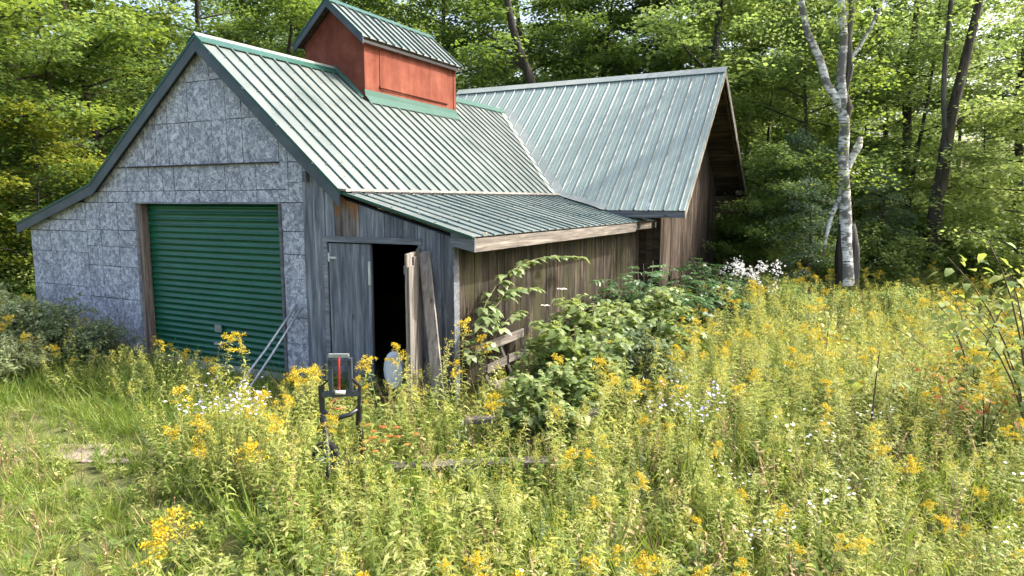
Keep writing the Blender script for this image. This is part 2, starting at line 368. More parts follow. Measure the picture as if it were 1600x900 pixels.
# sheathing behind the front: dark core wall pieces round the two openings
def wall_piece(x0, x1, z0, y0=.02, y1=.10, step=.4, zt=None):
    k = max(1, int((x1 - x0) / step)); xsn = sorted(set([x0, x1] + [q for q in (LBX, AX, RBX) if x0 < q < x1]))
    top = [(q, (zroof(q) - .09) if zt is None else zt) for q in xsn]
    return prism([(x0, z0), (x1, z0)] + top[::-1], y0, y1)
acc = Acc()
def addp(a_, VF):
    V_, F_ = VF
    d = {}
    for f in F_: d.setdefault(len(f), []).append(f)
    a_.add(V_, [np.array(v) for v in d.values()])
for pc in (wall_piece(XL, -3.2, -.1), wall_piece(-3.2, 0.0, 2.6), wall_piece(0.0, .83, -.1), wall_piece(.83, 2.30, 2.12), wall_piece(2.30, XW - .02, -.1)): addp(acc, pc)
addp(acc, (boxv((XL, .101, -.1), (XL + .08, 9, 2.1)), BF))                          # left side
addp(acc, (boxv((XL, 9, -.1), (X2L, 9.08, 2.1)), BF))
addp(acc, (boxv((XW - .10, .101, -.1), (XW - .03, YF + .1, 2.2)), BF))              # right side
addp(acc, (boxv((XW - .03, YF + .03, -.1), (XG - .03, YF + .1, 2.6)), BF))
V_, F_ = prism([(YF + .1, -.1), (YB - .03, -.1), (YB - .03, 3.0), (Y2R, 5.6), (YF + .1, 3.4)], 0, 0)
Vg = [(XG - .10 if q < 5 else XG - .03, v[0], v[2]) for q, v in enumerate(V_)]; addp(acc, (Vg, F_))
addp(acc, (boxv((X2L, YB - .1, -.1), (XG - .1, YB - .03, 2.9)), BF)); addp(acc, (boxv((X2L, 9.081, -.1), (X2L + .08, YB - .1, 2.4)), BF))
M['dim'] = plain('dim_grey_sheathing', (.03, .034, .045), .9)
V_, F_ = prism([(YF + .1, 2.2), (YB - .03, 2.4), (YB - .03, 2.85), (Y2R, 5.5), (YF + .1, 3.3)], 0, 0)
addp(acc, ([(X2L + .12 if q < 5 else X2L + .05, v[0], v[2]) for q, v in enumerate(V_)], F_))
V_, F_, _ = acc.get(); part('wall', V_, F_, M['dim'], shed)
box('floor', (XL + .08, .1, -.04), (XW - .1, YF, .03), M['soil'], shed)

# OSB squares of the front, cut to the roofline
def osb(x0, x1, z0, z1):
    g = .007; h = .0045; poly = [(x0 + g, z0 + h), (x1 - g, z0 + h), (x1 - g, z1 - h), (x0 + g, z1 - h)]
    poly = [(a_ + random.uniform(-.004, .004), b_ + random.uniform(-.004, .004)) for a_, b_ in poly]
    lim = .12
    if (x0 + x1) / 2 < LBX: poly = clip_poly(poly, lambda x, z: zroof(min(x, LBX)) - lim - z)
    else:
        poly = clip_poly(poly, lambda x, z: AZ - (AX - x) * SL - lim - z)
        poly = clip_poly(poly, lambda x, z: AZ - (x - AX) * SR - lim - z)
    if len(poly) < 3: return
    area = abs(sum(poly[q][0] * poly[(q + 1) % len(poly)][1] - poly[(q + 1) % len(poly)][0] * poly[q][1] for q in range(len(poly)))) / 2
    if area < .006: return
    V_, F_ = prism(poly, -.003 - random.random() * .003, .018); part('wall_panel', V_, F_, M['osb'], shed)
def grid(xs_, zs_):
    for q in range(len(xs_) - 1):
        for r in range(len(zs_) - 1): osb(xs_[q], xs_[q + 1], zs_[r], zs_[r + 1])
vx = [-3.98, -3.42, -2.92, -2.62, -2.33, -1.84, -1.33, -1.02, -.70, .0]
grid(vx, [3.18, 3.82, 4.40, 4.98])
grid([-4.24, -3.98, -3.42, -2.85, -2.52, -2.24, -1.68, -1.10, -.78, -.46, .16], [2.80, 3.18]); grid([-4.24, -3.98, -3.42, -2.52, -2.24, -1.68, -1.10, -.46, .16], [2.62, 2.80])
grid([.0, .16, .43], [3.18, 3.82]); grid([.16, .43], [2.62, 2.9, 3.18])
grid([.012, .43], [-.05, .32, .62, 1.0, 1.55, 1.9, 2.22, 2.62])
grid([-4.62, -4.24], [2.62, 3.0])
grid([-4.62, -4.22, -3.74, -3.24], [-.05, .45, 1.0, 1.55, 1.88, 2.16, 2.62])
grid([-6.35, -5.72, -4.62], [-.05, .55, 1.15, 1.75, 2.12, 2.32, 2.62])
bar('wall_ledge', (-3.35, -.022, 3.18), (.0, -.022, 3.18), .03, .02, M['sheathing'], shed)

# weathered boards of the lean-to front
def fboard(x0, x1, z0, z1=None, y0=-.02, mat='front_board'):
    g = .004; x0 += g; x1 -= g
    t0 = (zroof(x0) - .10) if z1 is None else z1; t1 = (zroof(x1) - .10) if z1 is None else z1
    y = y0 - random.random() * .008
    return part('wall_board', *prism([(x0, z0), (x1, z0), (x1, t1), (x0, t0)], y, .019), M[mat], shed)
M['rust_board'] = wood('rust_stained_board', (.05, .045, .045), (.14, .12, .11), (.26, .24, .23), fine=15)
def _rust():
    n = M['rust_board'].node_tree; p = n.nodes['Principled BSDF']; src = p.inputs['Base Color'].links[0].from_socket
    g = N(n, 'ShaderNodeNewGeometry'); sx = N(n, 'ShaderNodeSeparateXYZ'); n.links.new(g.outputs['Position'], sx.inputs[0])
    a_ = N(n, 'ShaderNodeMath', operation='MULTIPLY_ADD'); n.links.new(noise(n, coords(n, (9, 9, 2), False), 1, 4), a_.inputs[0]); a_.inputs[1].default_value = .9; n.links.new(sx.outputs['Z'], a_.inputs[2])
    k = ramp(n, N(n, 'ShaderNodeMath', operation='MULTIPLY').outputs[0], [(0, (0, 0, 0)), (1, (.85, .85, .85))]); mm = k.node.inputs[0].links[0].from_node
    sb = N(n, 'ShaderNodeMath', operation='SUBTRACT'); n.links.new(a_.outputs[0], sb.inputs[0]); sb.inputs[1].default_value = 2.88; n.links.new(sb.outputs[0], mm.inputs[0]); mm.inputs[1].default_value = 6.
    n.links.new(mixc(n, k, src, (.20, .085, .025)), p.inputs['Base Color'])
_rust()
fboard(.435, .62, -.05); fboard(.62, .83, -.05)
for x0, x1 in ((.83, 1.0), (1.0, 1.2), (1.2, 1.42), (1.42, 1.62), (1.62, 1.83), (1.83, 1.98), (1.98, 2.12), (2.12, 2.35)): fboard(x0, x1, 2.17, mat='rust_board' if 1.1 < x1 < 1.5 else 'front_board')
for x0, x1 in ((2.35, 2.52), (2.52, 2.69), (2.69, 2.86)): fboard(x0, x1, -.05)
box('rafter_end', (.52, -.10, 2.90), (.58, .0, 3.04), M['front_board'], shed)
box('corner_board', (2.865, -.03, -.05), (2.885, .09, 2.16), M['trim'], shed)
# door frame, closed leaf, open leaf
box('door_lintel', (.80, -.055, 2.10), (2.42, -.029, 2.175), M['trim'], shed)
box('door_jamb', (.80, -.05, -.05), (.865, -.029, 2.098), M['trim'], shed)
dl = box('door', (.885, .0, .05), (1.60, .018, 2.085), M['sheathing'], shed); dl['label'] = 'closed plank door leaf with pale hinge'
for x0, x1 in ((.885, 1.09), (1.095, 1.26), (1.265, 1.44), (1.445, 1.60)):
    part('plank', boxv((x0, -.03 - random.random() * .005, .06), (x1, -.001, 2.08)), BF, M['front_board'], dl)
part('hinge', boxv((.875, -.045, 1.83), (.905, -.037, 1.95)), BF, M['alu'], dl); part('hinge_strap', boxv((.906, -.045, 1.87), (1.03, -.037, 1.90)), BF, M['alu'], dl)
part('latch', boxv((1.575, -.06, 1.55), (1.61, -.037, 1.86)), BF, M['alu'], dl)
ol = bar('door', (2.36, -.03, 1.08), (2.60, -.62, 1.08), .025, 1.9, M['pale_wood_z'], shed); ol['label'] = 'open plank door leaf seen edge on'
for q, (s0, s1, z0, z1) in enumerate(((.0, .30, .1, 2.06), (.31, .6, .12, 1.98), (.61, 1, .08, 1.88))):
    A_ = np.array([2.385, -.02, (z0 + z1) / 2]); B_ = np.array([2.625, -.61, (z0 + z1) / 2]); bar('plank', A_ + (B_ - A_) * s0, A_ + (B_ - A_) * s1, .02, z1 - z0, M['pale_wood_z'], ol)
bar('door_brace', (2.335, -.04, 1.9), (2.57, -.6, 1.84), .03, .10, M['pale_wood_z'], ol); bar('door_brace', (2.335, -.04, .5), (2.57, -.6, .45), .03, .10, M['pale_wood_z'], ol)

# garage door
gd_y = .13
zs_ = []; k = 0
H0, H1 = .10, 2.598; NR = 26
for q in range(NR * 8 + 1):
    ph = q / 8 * 2 * pi; zs_.append((H0 + (H1 - H0) * q / (NR * 8), gd_y - .018 * (1 - abs(cos(ph / 2)) ** .8 * 1.0) * 1.6))
A_ = np.array([(x, y, z) for z, y in zs_ for x in (-3.10, -2.2, -1.1, .02)]); k = len(zs_)
Q = np.array([(q * 4 + r, q * 4 + r + 1, (q + 1) * 4 + r + 1, (q + 1) * 4 + r) for q in range(k - 1) for r in range(3)])
A2 = A_.copy(); A2[:, 1] += .004; nA = len(A_)
gd = part('roller_door', np.concatenate([A_, A2]), [np.concatenate([Q, Q[:, ::-1] + nA])], M['green_door'], shed, smooth=True)
part('bottom_bar', boxv((-3.1, gd_y - .05, .03), (.02, gd_y + .02, .10)), BF, M['alu'], gd)
part('door_handle', boxv((-1.62, gd_y - .075, .42), (-1.44, gd_y - .045, .45)), BF, M['alu'], gd); part('lock_plate', boxv((-1.60, gd_y - .06, .62), (-1.46, gd_y - .04, .74)), BF, M['pipe'], gd)
box('door_sill', (-3.2, -.04, -.05), (.0, gd_y + .2, .025), M['concrete'], shed)
M['jamb'] = wood('brown_jamb_board', (.05, .04, .035), (.12, .095, .08), (.24, .20, .17), streak=.8)
box('door_jamb', (-3.24, -.03, -.05), (-3.20, .10, 2.598), M['trim'], shed); box('door_jamb', (-3.198, .0, -.05), (-3.10, .115, 2.598), M['jamb'], shed)
box('door_jamb', (-.028, -.03, -.05), (.008, .11, 2.598), M['trim'], shed)
box('door_lintel', (-3.24, -.03, 2.60), (.01, .10, 2.625), M['trim'], shed)

# side boards
def sboard(y0, y1, z0, z1, xf=XW, mat='side_board'):
    g = .004; d = random.random() * .010; z1 += random.uniform(-.01, .01)
    w = random.uniform(-.004, .004)
    V_ = [(xf - .03, y0 + g, z0), (xf + d, y0 + g, z0), (xf + d + w, y1 - g, z0), (xf - .03, y1 - g, z0), (xf - .03, y0 + g, z1), (xf + d - w, y0 + g, z1), (xf + d, y1 - g, z1), (xf - .03, y1 - g, z1)]
    return part('side_board', V_, BF, M[mat], shed)
y = .10
while y < YF - .02:
    w = random.uniform(.16, .28); y1 = min(y + w, YF - .005)
    if YF - y1 < .08: y1 = YF - .005
    sboard(y, y1, -.05, 2.17); y = y1
# second wing: front return and gable boards
x = XW + .002
for x1 in (2.98, 3.14, XG - .001):
    part('wall_board', boxv((x + .003, YF - random.random() * .006, -.05), (x1 - .003, YF + .028, 2.55)), BF, M['dark_wood'], shed); x = x1  # return in darker boards: the recess's shade is put into their colour
y = YF
def zg(y): return (Z2E + (y - Y2E) * S2 if y < Y2R else Z2R - (y - Y2R) * (Z2R - Z2B) / (Y2B - Y2R)) - .14
while y < YB - .01:
    y1 = min(y + random.uniform(.16, .26), YB)
    if YB - y1 < .1: y1 = YB
    g = .005; d = random.random() * .012; a_, b_ = y + g, y1 - g
    if a_ < Y2R < b_: P_ = [(a_, zg(a_)), (Y2R, zg(Y2R)), (b_, zg(b_))]
    else: P_ = [(a_, zg(a_)), (b_, zg(b_))]
    cut = 2.95 if y1 < 9.3 or y > 12.2 else None
    segs = [[(a_, -.05), (b_, -.05)] + P_[::-1]]
    for pl in segs:
        V_, F_ = prism(pl, 0, 0); kk = len(pl)
        V_ = [((XG + d) if q < kk else XG - .03, v[0], v[2]) for q, v in enumerate(V_)]
        part('gable_board', V_, F_, M['gable_board'], shed)
    y = y1
box('corner_board', (XG + .0, YF - .022, -.05), (XG + .02, YF - .002, 2.6), M['gable_board'], shed)

# ---- roofing: ribbed steel sheets with real ribs
def profile(w0, w1, pitch, hgt, top=.022, foot=.018, minor=0, off=0.):
    pts_ = [(w0, 0.)]; k0 = int(math.floor((w0 - off) / pitch)) - 1
    c_ = off + k0 * pitch
    while c_ < w1 + pitch:
        for dx, h in ((-top - foot, 0), (-top, hgt), (top, hgt), (top + foot, 0)):
            if w0 < c_ + dx < w1: pts_.append((c_ + dx, h))
        for mq in range(minor):
            mc = c_ + pitch * (mq + 1) / (minor + 1)
            for dx, h in ((-.016, 0), (-.007, .004), (.007, .004), (.016, 0)):
                if w0 < mc + dx < w1: pts_.append((mc + dx, h))
        c_ += pitch
    pts_.append((w1, 0.)); return sorted(pts_)
def sheet(name, fpt, nrm, w0, w1, s_rng, pitch, hgt, mat, parent, minor=0, off=0., rows=7, lift=0., top=.016, foot=.02):
    """fpt(w, s) gives a point of the slope (s from 0 top to 1 bottom between s_rng(w))"""
    pr = profile(w0, w1, pitch, hgt, top, foot, minor, off); V_ = []; nrm = np.array(nrm); nn = len(pr)
    da = .001 if mat == 'roof2' else .003; den = [random.uniform(-da, da) for _ in range(rows * nn)]
    for r in range(rows):
        for q, (w, h) in enumerate(pr):
            s0, s1 = s_rng(w); s = s0 + (s1 - s0) * r / (rows - 1)
            V_.append(np.array(fpt(w, s)) + nrm * (h + lift + (den[r * nn + q] if 0 < r < rows else 0)))
    Q = [(r * nn + q, (r + 1) * nn + q, (r + 1) * nn + q + 1, r * nn + q + 1) for r in range(rows - 1) for q in range(nn - 1)]
    if mat == 'roof' or mat == 'roof2':
        fm = [1 if abs(pr[q][1] - pr[q + 1][1]) > .012 else 0 for q in range(nn - 1)] * (rows - 1)  # rib flanks coloured darker than the flat sheet, on both sides
    else: fm = [0] * len(Q)
    n2 = len(V_); V2 = [v - nrm * .003 for v in V_]
    Q2 = [tuple(n2 + i_ for i_ in f[::-1]) for f in Q]
    e = [(q, q + 1, q + 1 + n2, q + n2) for q in range(nn - 1)] + [(n2 - nn + q + 1, n2 - nn + q, n2 * 2 - nn + q, n2 * 2 - nn + q + 1) for q in range(nn - 1)]
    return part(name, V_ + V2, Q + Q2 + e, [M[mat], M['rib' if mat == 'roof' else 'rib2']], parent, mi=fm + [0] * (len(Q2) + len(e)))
def nrm2(dx, dz): l = math.hypot(dx, dz); return (dx / l, dz / l)
PIT = .272; YR0 = -.12
def ends(lo, hi, step):
    r = [lo]
    while r[-1] + step < hi - .3: r.append(r[-1] + step)
    return r + [hi]
# main right slope (x from ridge to break), width along y; ends at the valley
def mr(y, x): return (x, y, AZ - (x - AX) * SR + .012)
nr = nrm2(SR, 1); NR_ = (nr[0], 0, nr[1])
def xval(y):                                            # x on right slope where the valley is, for given y
    z = Z2E + (y - Y2E) * S2; return AX + (AZ - z) / SR
def mr_rng(y):
    hi = RBX + .03
    if y > yval(RBX): hi = min(hi, xval(y) - .02)
    return (AX + .0, max(hi, AX + .05))
for y0, y1 in zip(*(lambda e: (e[:-1], e[1:]))(ends(YR0, yval(AX) - .03, PIT * 3))):
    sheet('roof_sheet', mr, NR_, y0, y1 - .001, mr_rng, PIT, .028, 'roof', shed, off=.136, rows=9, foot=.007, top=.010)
def ml(y, x): return (x, y, AZ - (AX - x) * SL + .012)
nl = nrm2(-SL, 1)
for y0, y1 in zip(*(lambda e: (e[:-1], e[1:]))(ends(YR0, 9.2, PIT * 3))):
    sheet('roof_sheet', ml, (nl[0], 0, nl[1]), y0, y1 - .001, lambda w: (AX, LBX - .05), PIT, .030, 'roof', shed, off=.136, rows=4)
def ll(y, x): return (x, y, LBZ - (LBX - x) * SLL + .0)
nl2 = nrm2(-SLL, 1)
for y0, y1 in zip(*(lambda e: (e[:-1], e[1:]))(ends(YR0, 9.2, PIT * 3))):
    sheet('roof_sheet', ll, (nl2[0], 0, nl2[1]), y0, y1 - .001, lambda w: (LBX, LEX), PIT, .024, 'roof', shed, off=.136, rows=3)
def lr(y, x): return (x, y, RBZ - (x - RBX) * SRL + .012)
nr2 = nrm2(SRL, 1)
for y0, y1 in zip(*(lambda e: (e[:-1], e[1:]))(ends(-.10, 7.62, PIT * 3))):
    sheet('roof_sheet', lr, (nr2[0], 0, nr2[1]), y0, y1 - .001, lambda w: (RBX - .02, REX), PIT, .020, 'roof', shed, off=.136, minor=1, rows=5, top=.008, foot=.007)
# second wing, front slope (width along x, s along y) and rear slope
def fr(x, y): return (x, y, Z2E + (y - Y2E) * S2 + .012)
nf = nrm2(-S2, 1)
def fr_rng(x):
    lo = Y2E
    if x < 2.45: lo = max(lo, yval(x) + .02)
    return (Y2R, lo)
XS = ends(X2L, X2, .30 * 3)
for x0, x1 in zip(XS[:-1], XS[1:]):
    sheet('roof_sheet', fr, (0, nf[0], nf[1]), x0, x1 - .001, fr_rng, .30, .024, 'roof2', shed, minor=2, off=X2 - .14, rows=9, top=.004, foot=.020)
SB = (Z2R - Z2B) / (Y2B - Y2R); nb = nrm2(SB, 1)
for x0, x1 in zip(XS[:-1], XS[1:]):
    sheet('roof_sheet', lambda x, y: (x, y, Z2R - (y - Y2R) * SB + .012), (0, nb[0], nb[1]), x0, x1 - .001, lambda w: (Y2R, Y2B), .30, .024, 'roof2', shed, minor=0, off=X2 - .14, rows=4)
# decks under the sheets (so that the inside is dark)
def deck(name, pts4, t, m, nrm):
    P_ = np.array(pts4, float); n_ = np.array(nrm); part(name, np.concatenate([P_ - n_ * t, P_]), BF, m, shed)
def dk(A_, B_, y0, y1, nrm, m='dark_wood', off=.012):
    n_ = np.array(nrm); P_ = np.array([(A_[0], y0, A_[1]), (B_[0], y0, B_[1]), (B_[0], y1, B_[1]), (A_[0], y1, A_[1])]) - n_ * off
    deck('roof_deck', P_, .03, M[m], nrm)
dk((AX - .0, AZ), (RBX, RBZ), YR0 + .03, 6.8, NR_); dk((LBX, LBZ), (AX, AZ), YR0 + .03, 9.1, (nl[0], 0, nl[1])); dk((LEX + .05, LEZ), (LBX, LBZ), YR0 + .03, 9.1, (nl2[0], 0, nl2[1]))
dk((RBX, RBZ), (REX - .03, REZ), -.04, 7.6, (nr2[0], 0, nr2[1]))
# soffit planks of the second wing (seen under the gable overhang)
def plank_slope(y0, z0, y1, z1, x0, x1, nrm, nmb):
    n_ = np.array(nrm)
    for q in range(nmb):
        a_ = q / nmb; b_ = (q + 1) / nmb - .004
        P_ = np.array([(x0, y0 + (y1 - y0) * a_, z0 + (z1 - z0) * a_), (x1, y0 + (y1 - y0) * a_, z0 + (z1 - z0) * a_), (x1, y0 + (y1 - y0) * b_, z0 + (z1 - z0) * b_), (x0, y0 + (y1 - y0) * b_, z0 + (z1 - z0) * b_)]) - n_ * (.008 + random.random() * .004)
        part('soffit_plank', np.concatenate([P_ - n_ * .024, P_]), BF, M['dark_wood'], shed)
plank_slope(Y2E + .03, Z2E + .03 * S2, Y2R, Z2R, X2L + .02, X2 - .04, (0, nf[0], nf[1]), 20)
plank_slope(Y2R + .002, Z2R, Y2B - .03, Z2B + .03 * SB, X2L + .02, X2 - .04, (0, nb[0], nb[1]), 24)
# trims
def ridge_cap(name, A_, B_, sl, sr, w, mat, side='x', lift=.03, seg=1):
    A_ = np.array(A_, float); B_ = np.array(B_, float); h = np.array([1., 0, 0]) if side == 'x' else np.array([0, 1., 0])
    out = []
    for P_ in (A_, B_):
        for s_, dz in ((-w, -w * sl), (-w, -w * sl + .012), (0, .0 + .012), (w, -w * sr + .012), (w, -w * sr), (0, -.004)):
            out.append(P_ + h * s_ + np.array([0, 0, dz + lift]))
    Fq = [(0, 1, 7, 6), (1, 2, 8, 7), (2, 3, 9, 8), (3, 4, 10, 9), (4, 5, 11, 10), (5, 0, 6, 11), (0, 5, 2, 1), (5, 4, 3, 2), (6, 7, 8, 11), (11, 8, 9, 10)]
    return part(name, out, Fq, M[mat], shed)
ridge_cap('ridge_cap', (AX, YR0 - .01, AZ), (AX, 2.82, AZ), SL, SR, .15, 'green_trim', lift=.045)
ridge_cap('ridge_cap', (AX, 5.83, AZ), (AX, yval(AX) - .02, AZ), SL, SR, .15, 'teal', lift=.045)
ridge_cap('ridge_cap', (X2L, Y2R, Z2R), (X2 + .01, Y2R, Z2R), S2, SB, .15, 'flash', 'y', lift=.05)
ridge_cap('ridge_flange', (AX - .005, YR0 - .005, AZ + .012), (AX - .005, 2.82, AZ + .012), SL, SR, .045, 'flash', lift=.05)
# valley flashing
va, vb = np.array([AX, yval(AX), AZ]), np.array([2.46, yval(2.46), Z2E]); vm = np.array([RBX, yval(RBX), RBZ])
def strip(name, A_, B_, nm, mat, w=.10, lift=.028):
    A_ = A_ + np.array([0, 0, lift]); B_ = B_ + np.array([0, 0, lift]); d = B_ - A_; d /= np.linalg.norm(d)
    pA = np.cross(d, np.array(NR_ if nm == 0 else (nr2[0], 0, nr2[1]))); pA /= np.linalg.norm(pA)
    pB = np.cross(d, np.array((0, nf[0], nf[1]))); pB /= np.linalg.norm(pB)
    if pA[0] > 0: pA = -pA
    if pB[0] < 0: pB = -pB
    k_ = 9; V_ = []
    for q in range(k_):
        c_ = A_ + (B_ - A_) * q / (k_ - 1); ww = w * (1 + .12 * random.uniform(-1, 1)); up_ = random.uniform(0, .012)
        V_ += [c_ + pA * ww + (0, 0, up_), c_, c_ + pB * ww * 1.2 + (0, 0, random.uniform(0, .012))]
    V_ = np.array(V_); n_ = len(V_); Q = [(q * 3 + s_, q * 3 + s_ + 1, q * 3 + s_ + 4, q * 3 + s_ + 3) for q in range(k_ - 1) for s_ in (0, 1)]
    part(name, np.concatenate([V_, V_ - (0, 0, .004)]), Q + [tuple(i_ + n_ for i_ in f[::-1]) for f in Q], M[mat], shed)
strip('valley_flashing', va, vm, 0, 'flash', .17); strip('valley_flashing', vm + (0, 0, .004), vb, 1, 'flash', .10)
# joint strip between the main slope and the lean-to, with foam closures
box_ = [(RBX - .01, -.13, RBZ + .03), (RBX + .13, -.13, RBZ + .005)]
V_ = [(RBX - .03, -.12, RBZ + .026), (RBX + .12, -.12, RBZ + .006), (RBX + .12, 7.0, RBZ + .006), (RBX - .03, 7.0, RBZ + .026), (RBX - .02, -.12, RBZ + .05), (RBX + .115, -.12, RBZ + .036), (RBX + .115, 7.0, RBZ + .036), (RBX - .02, 7.0, RBZ + .05)]
part('joint_strip', V_, BF, M['strip'], shed)
for q in range(25):
    y = -.02 + PIT * q
    part('closure_foam', boxv((RBX + .116, y, RBZ - .03), (RBX + .124, y + .20, RBZ + .012)), BF, M['rubber'], shed)
# rake fascias
def rake(A_, B_, y, w, t, mat, name='fascia_board', dz=0):
    A_ = np.array([A_[0], A_[1]]); B_ = np.array([B_[0], B_[1]])
    V_, F_ = prism([(A_[0], A_[1] - w + dz), (B_[0], B_[1] - w + dz), (B_[0], B_[1] + dz), (A_[0], A_[1] + dz)], y - t / 2, y + t / 2); return part(name, V_, F_, M[mat], shed)
rake((LBX, LBZ), (AX, AZ), YR0 + .012, .20, .024, 'rake'); rake((AX + .002, AZ), (RBX, RBZ), YR0 + .012, .20, .024, 'rake'); rake((LEX, LEZ), (LBX - .002, LBZ), YR0 + .014, .17, .024, 'rake')
rake((LBX, LBZ + .03), (AX, AZ + .03), YR0 - .004, .05, .008, 'green_trim', 'drip_edge'); rake((AX + .002, AZ + .035), (RBX + .03, RBZ + .010), YR0 - .004, .05, .008, 'green_trim', 'drip_edge')
rake((LEX, LEZ + .025), (LBX, LBZ + .025), YR0 - .004, .04, .008, 'green_trim', 'drip_edge')
rake((RBX - .05, RBZ + .03), (REX, REZ + .018), -.106, .035, .008, 'green_trim', 'drip_edge')
rake((2.86, 2.275), (REX, REZ - .0), -.045, .085, .03, 'trim'); rake((2.86, 2.19), (REX, REZ - .088), -.05, .085, .03, 'trim')
# eave fascia of the lean-to
box('fascia_board', (REX - .03, -.03, REZ - .175), (REX - .004, 6.25, REZ - .01), M['pale_wood_y'], shed)
box('fascia_board', (REX - .10, 6.26, REZ - .15), (REX - .04, 7.55, REZ - .04), M['pale_wood_y'], shed)
box('rafter_end', (REX - .3, 6.45, REZ - .13), (REX + .0, 6.53, REZ - .03), M['pale_wood_y'], shed); box('rafter_end', (REX - .3, 7.5, REZ - .14), (REX + .03, 7.58, REZ - .02), M['pale_wood_y'], shed)
# second wing fascias
box('fascia_board', (2.1, Y2E + .03, Z2E - .13), (X2 - .03, Y2E + .055, Z2E - .0), M['trim'], shed)
def rake2(A_, B_, x, w, t, mat, name='fascia_board'):
    V_, F_ = prism([(A_[0], A_[1] - w), (B_[0], B_[1] - w), B_, A_], 0, 0)
    V_ = [(x + (t / 2 if q < 4 else -t / 2), v[0], v[2]) for q, v in enumerate(V_)]; return part(name, V_, F_, M[mat], shed)
rake2((Y2E, Z2E), (Y2R, Z2R), X2 - .02, .15, .03, 'pale_wood_z'); rake2((Y2R + .002, Z2R), (Y2B, Z2B), X2 - .02, .20, .03, 'pale_wood_z')
rake2((Y2R + .002, Z2R - .01), (Y2B - .1, Z2B + .07), X2 - .10, .16, .05, 'dark_wood', 'rafter')
rake2((Y2E + .1, Z2E + .08), (Y2R, Z2R - .01), X2 - .10, .14, .05, 'dark_wood', 'rafter')
box('fascia_board', (XG - .5, Y2B - .05, Z2B - .06), (X2 - .03, Y2B - .02, Z2B + .01), M['dark_wood'], shed)
box('tie_beam', (X2 - .16, YB - .6, 2.80), (X2 - .07, YB + .42, 2.93), M['gable_board'], shed)
box('soffit_board', (XG, YB - .02, 2.30), (X2 - .06, YB + .0, 2.78), M['dark_wood'], shed)
# drip trims on the eave of the wing, screws
acc = Acc()
def screw(P_, n_):
    n_ = np.array(n_, float); s_ = np.cross(n_, (0.3, .8, .1)); s_ /= np.linalg.norm(s_); u_ = np.cross(n_, s_); r = .009
    V_ = [P_ + (s_ * a_ + u_ * b_) * r for a_, b_ in ((-1, -1), (1, -1), (1, 1), (-1, 1))]; V_ += [v + n_ * .008 for v in V_]
    acc.add(V_, [np.array(BF)])
for q in range(-1, 34):
    y = .136 + PIT * q
    a_, b_ = mr_rng(y)
    if y > yval(AX): break
    for x in np.arange(AX + .35, b_ - .1, .62):
        if 2.6 < y < 6 and x < -.5: continue
        screw(np.array(mr(y - .03, x)) + np.array(NR_) * .012, NR_)
    for x in (RBX + .25, RBX + .85, RBX + 1.5): screw(np.array(lr(y, x)) + np.array((nr2[0], 0, nr2[1])) * .02, (nr2[0], 0, nr2[1]))
V_, F_, _ = acc.get(); o = part('roof_screws', V_, F_, M['navy'], shed); o['kind'] = 'stuff'

acc = Acc(); rl = np.random.default_rng(5)
for q in range(260):
    y_ = rl.uniform(0, 7.5)
    if rl.random() < .6: x_ = rl.uniform(RBX + .02, REX - .05); P_ = np.array(lr(y_, x_)) + (0, 0, .012)
    else:
        x_ = rl.uniform(AX + .3, RBX)
        if y_ > yval(x_) - .1: continue
        P_ = np.array(mr(y_, x_)) + (0, 0, .016)
    th = rl.uniform(0, 6.28); l_ = rl.uniform(.02, .05); acc.add(*leaves(P_[None], np.array([[cos(th), sin(th), -.4 * cos(th)]]), np.array([[.5, 0, .85]]), l_, l_ * .5, 0., lv=rl.random())[:2], lv=np.full(6, rl.random()))
prop(obj('roof_litter', acc.mesh('roof_litter', L['dry']), shed), kind='stuff')
# cupola
CX0, CX1, CY0, CY1 = -2.17, -.77, 2.82, 5.82; CAX = (CX0 + CX1) / 2; CE = 5.50; CAZ = 6.20
V_, F_ = prism([(CX0, 4.1), (CX1, 4.1), (CX1, CE), (CAX, CAZ - .12), (CX0, CE)], CY0, CY1)
cu = part('cupola', V_, F_, M['red'], shed)
def cpart(name, V_, F_, m): return part(name, V_, F_, M[m], cu)
def hx(name, a, b, m): return cpart(name, boxv(a, b), BF, m)
hx('hatch_panel', (CX1, CY0 + .42, 4.66), (CX1 + .012, CY1 - .35, CE - .06), 'red')
cpart('hatch_ledge', [(CX1, CY0 + .40, 4.70), (CX1 + .035, CY0 + .40, 4.70), (CX1 + .035, CY1 - .32, 4.68), (CX1, CY1 - .32, 4.68), (CX1, CY0 + .40, 4.735), (CX1 + .035, CY0 + .40, 4.73), (CX1 + .035, CY1 - .32, 4.71), (CX1, CY1 - .32, 4.715)], BF, 'red')
hx('corner_trim', (CX1 - .06, CY0 - .012, 4.4), (CX1 + .012, CY0 - .001, CE - .05), 'red'); hx('corner_trim', (CX1, CY1 - .09, 4.5), (CX1 + .014, CY1 + .002, CE - .05), 'red')
cs = (CAZ - CE) / (CX1 + .10 - CAX); ncr = nrm2(cs, 1)
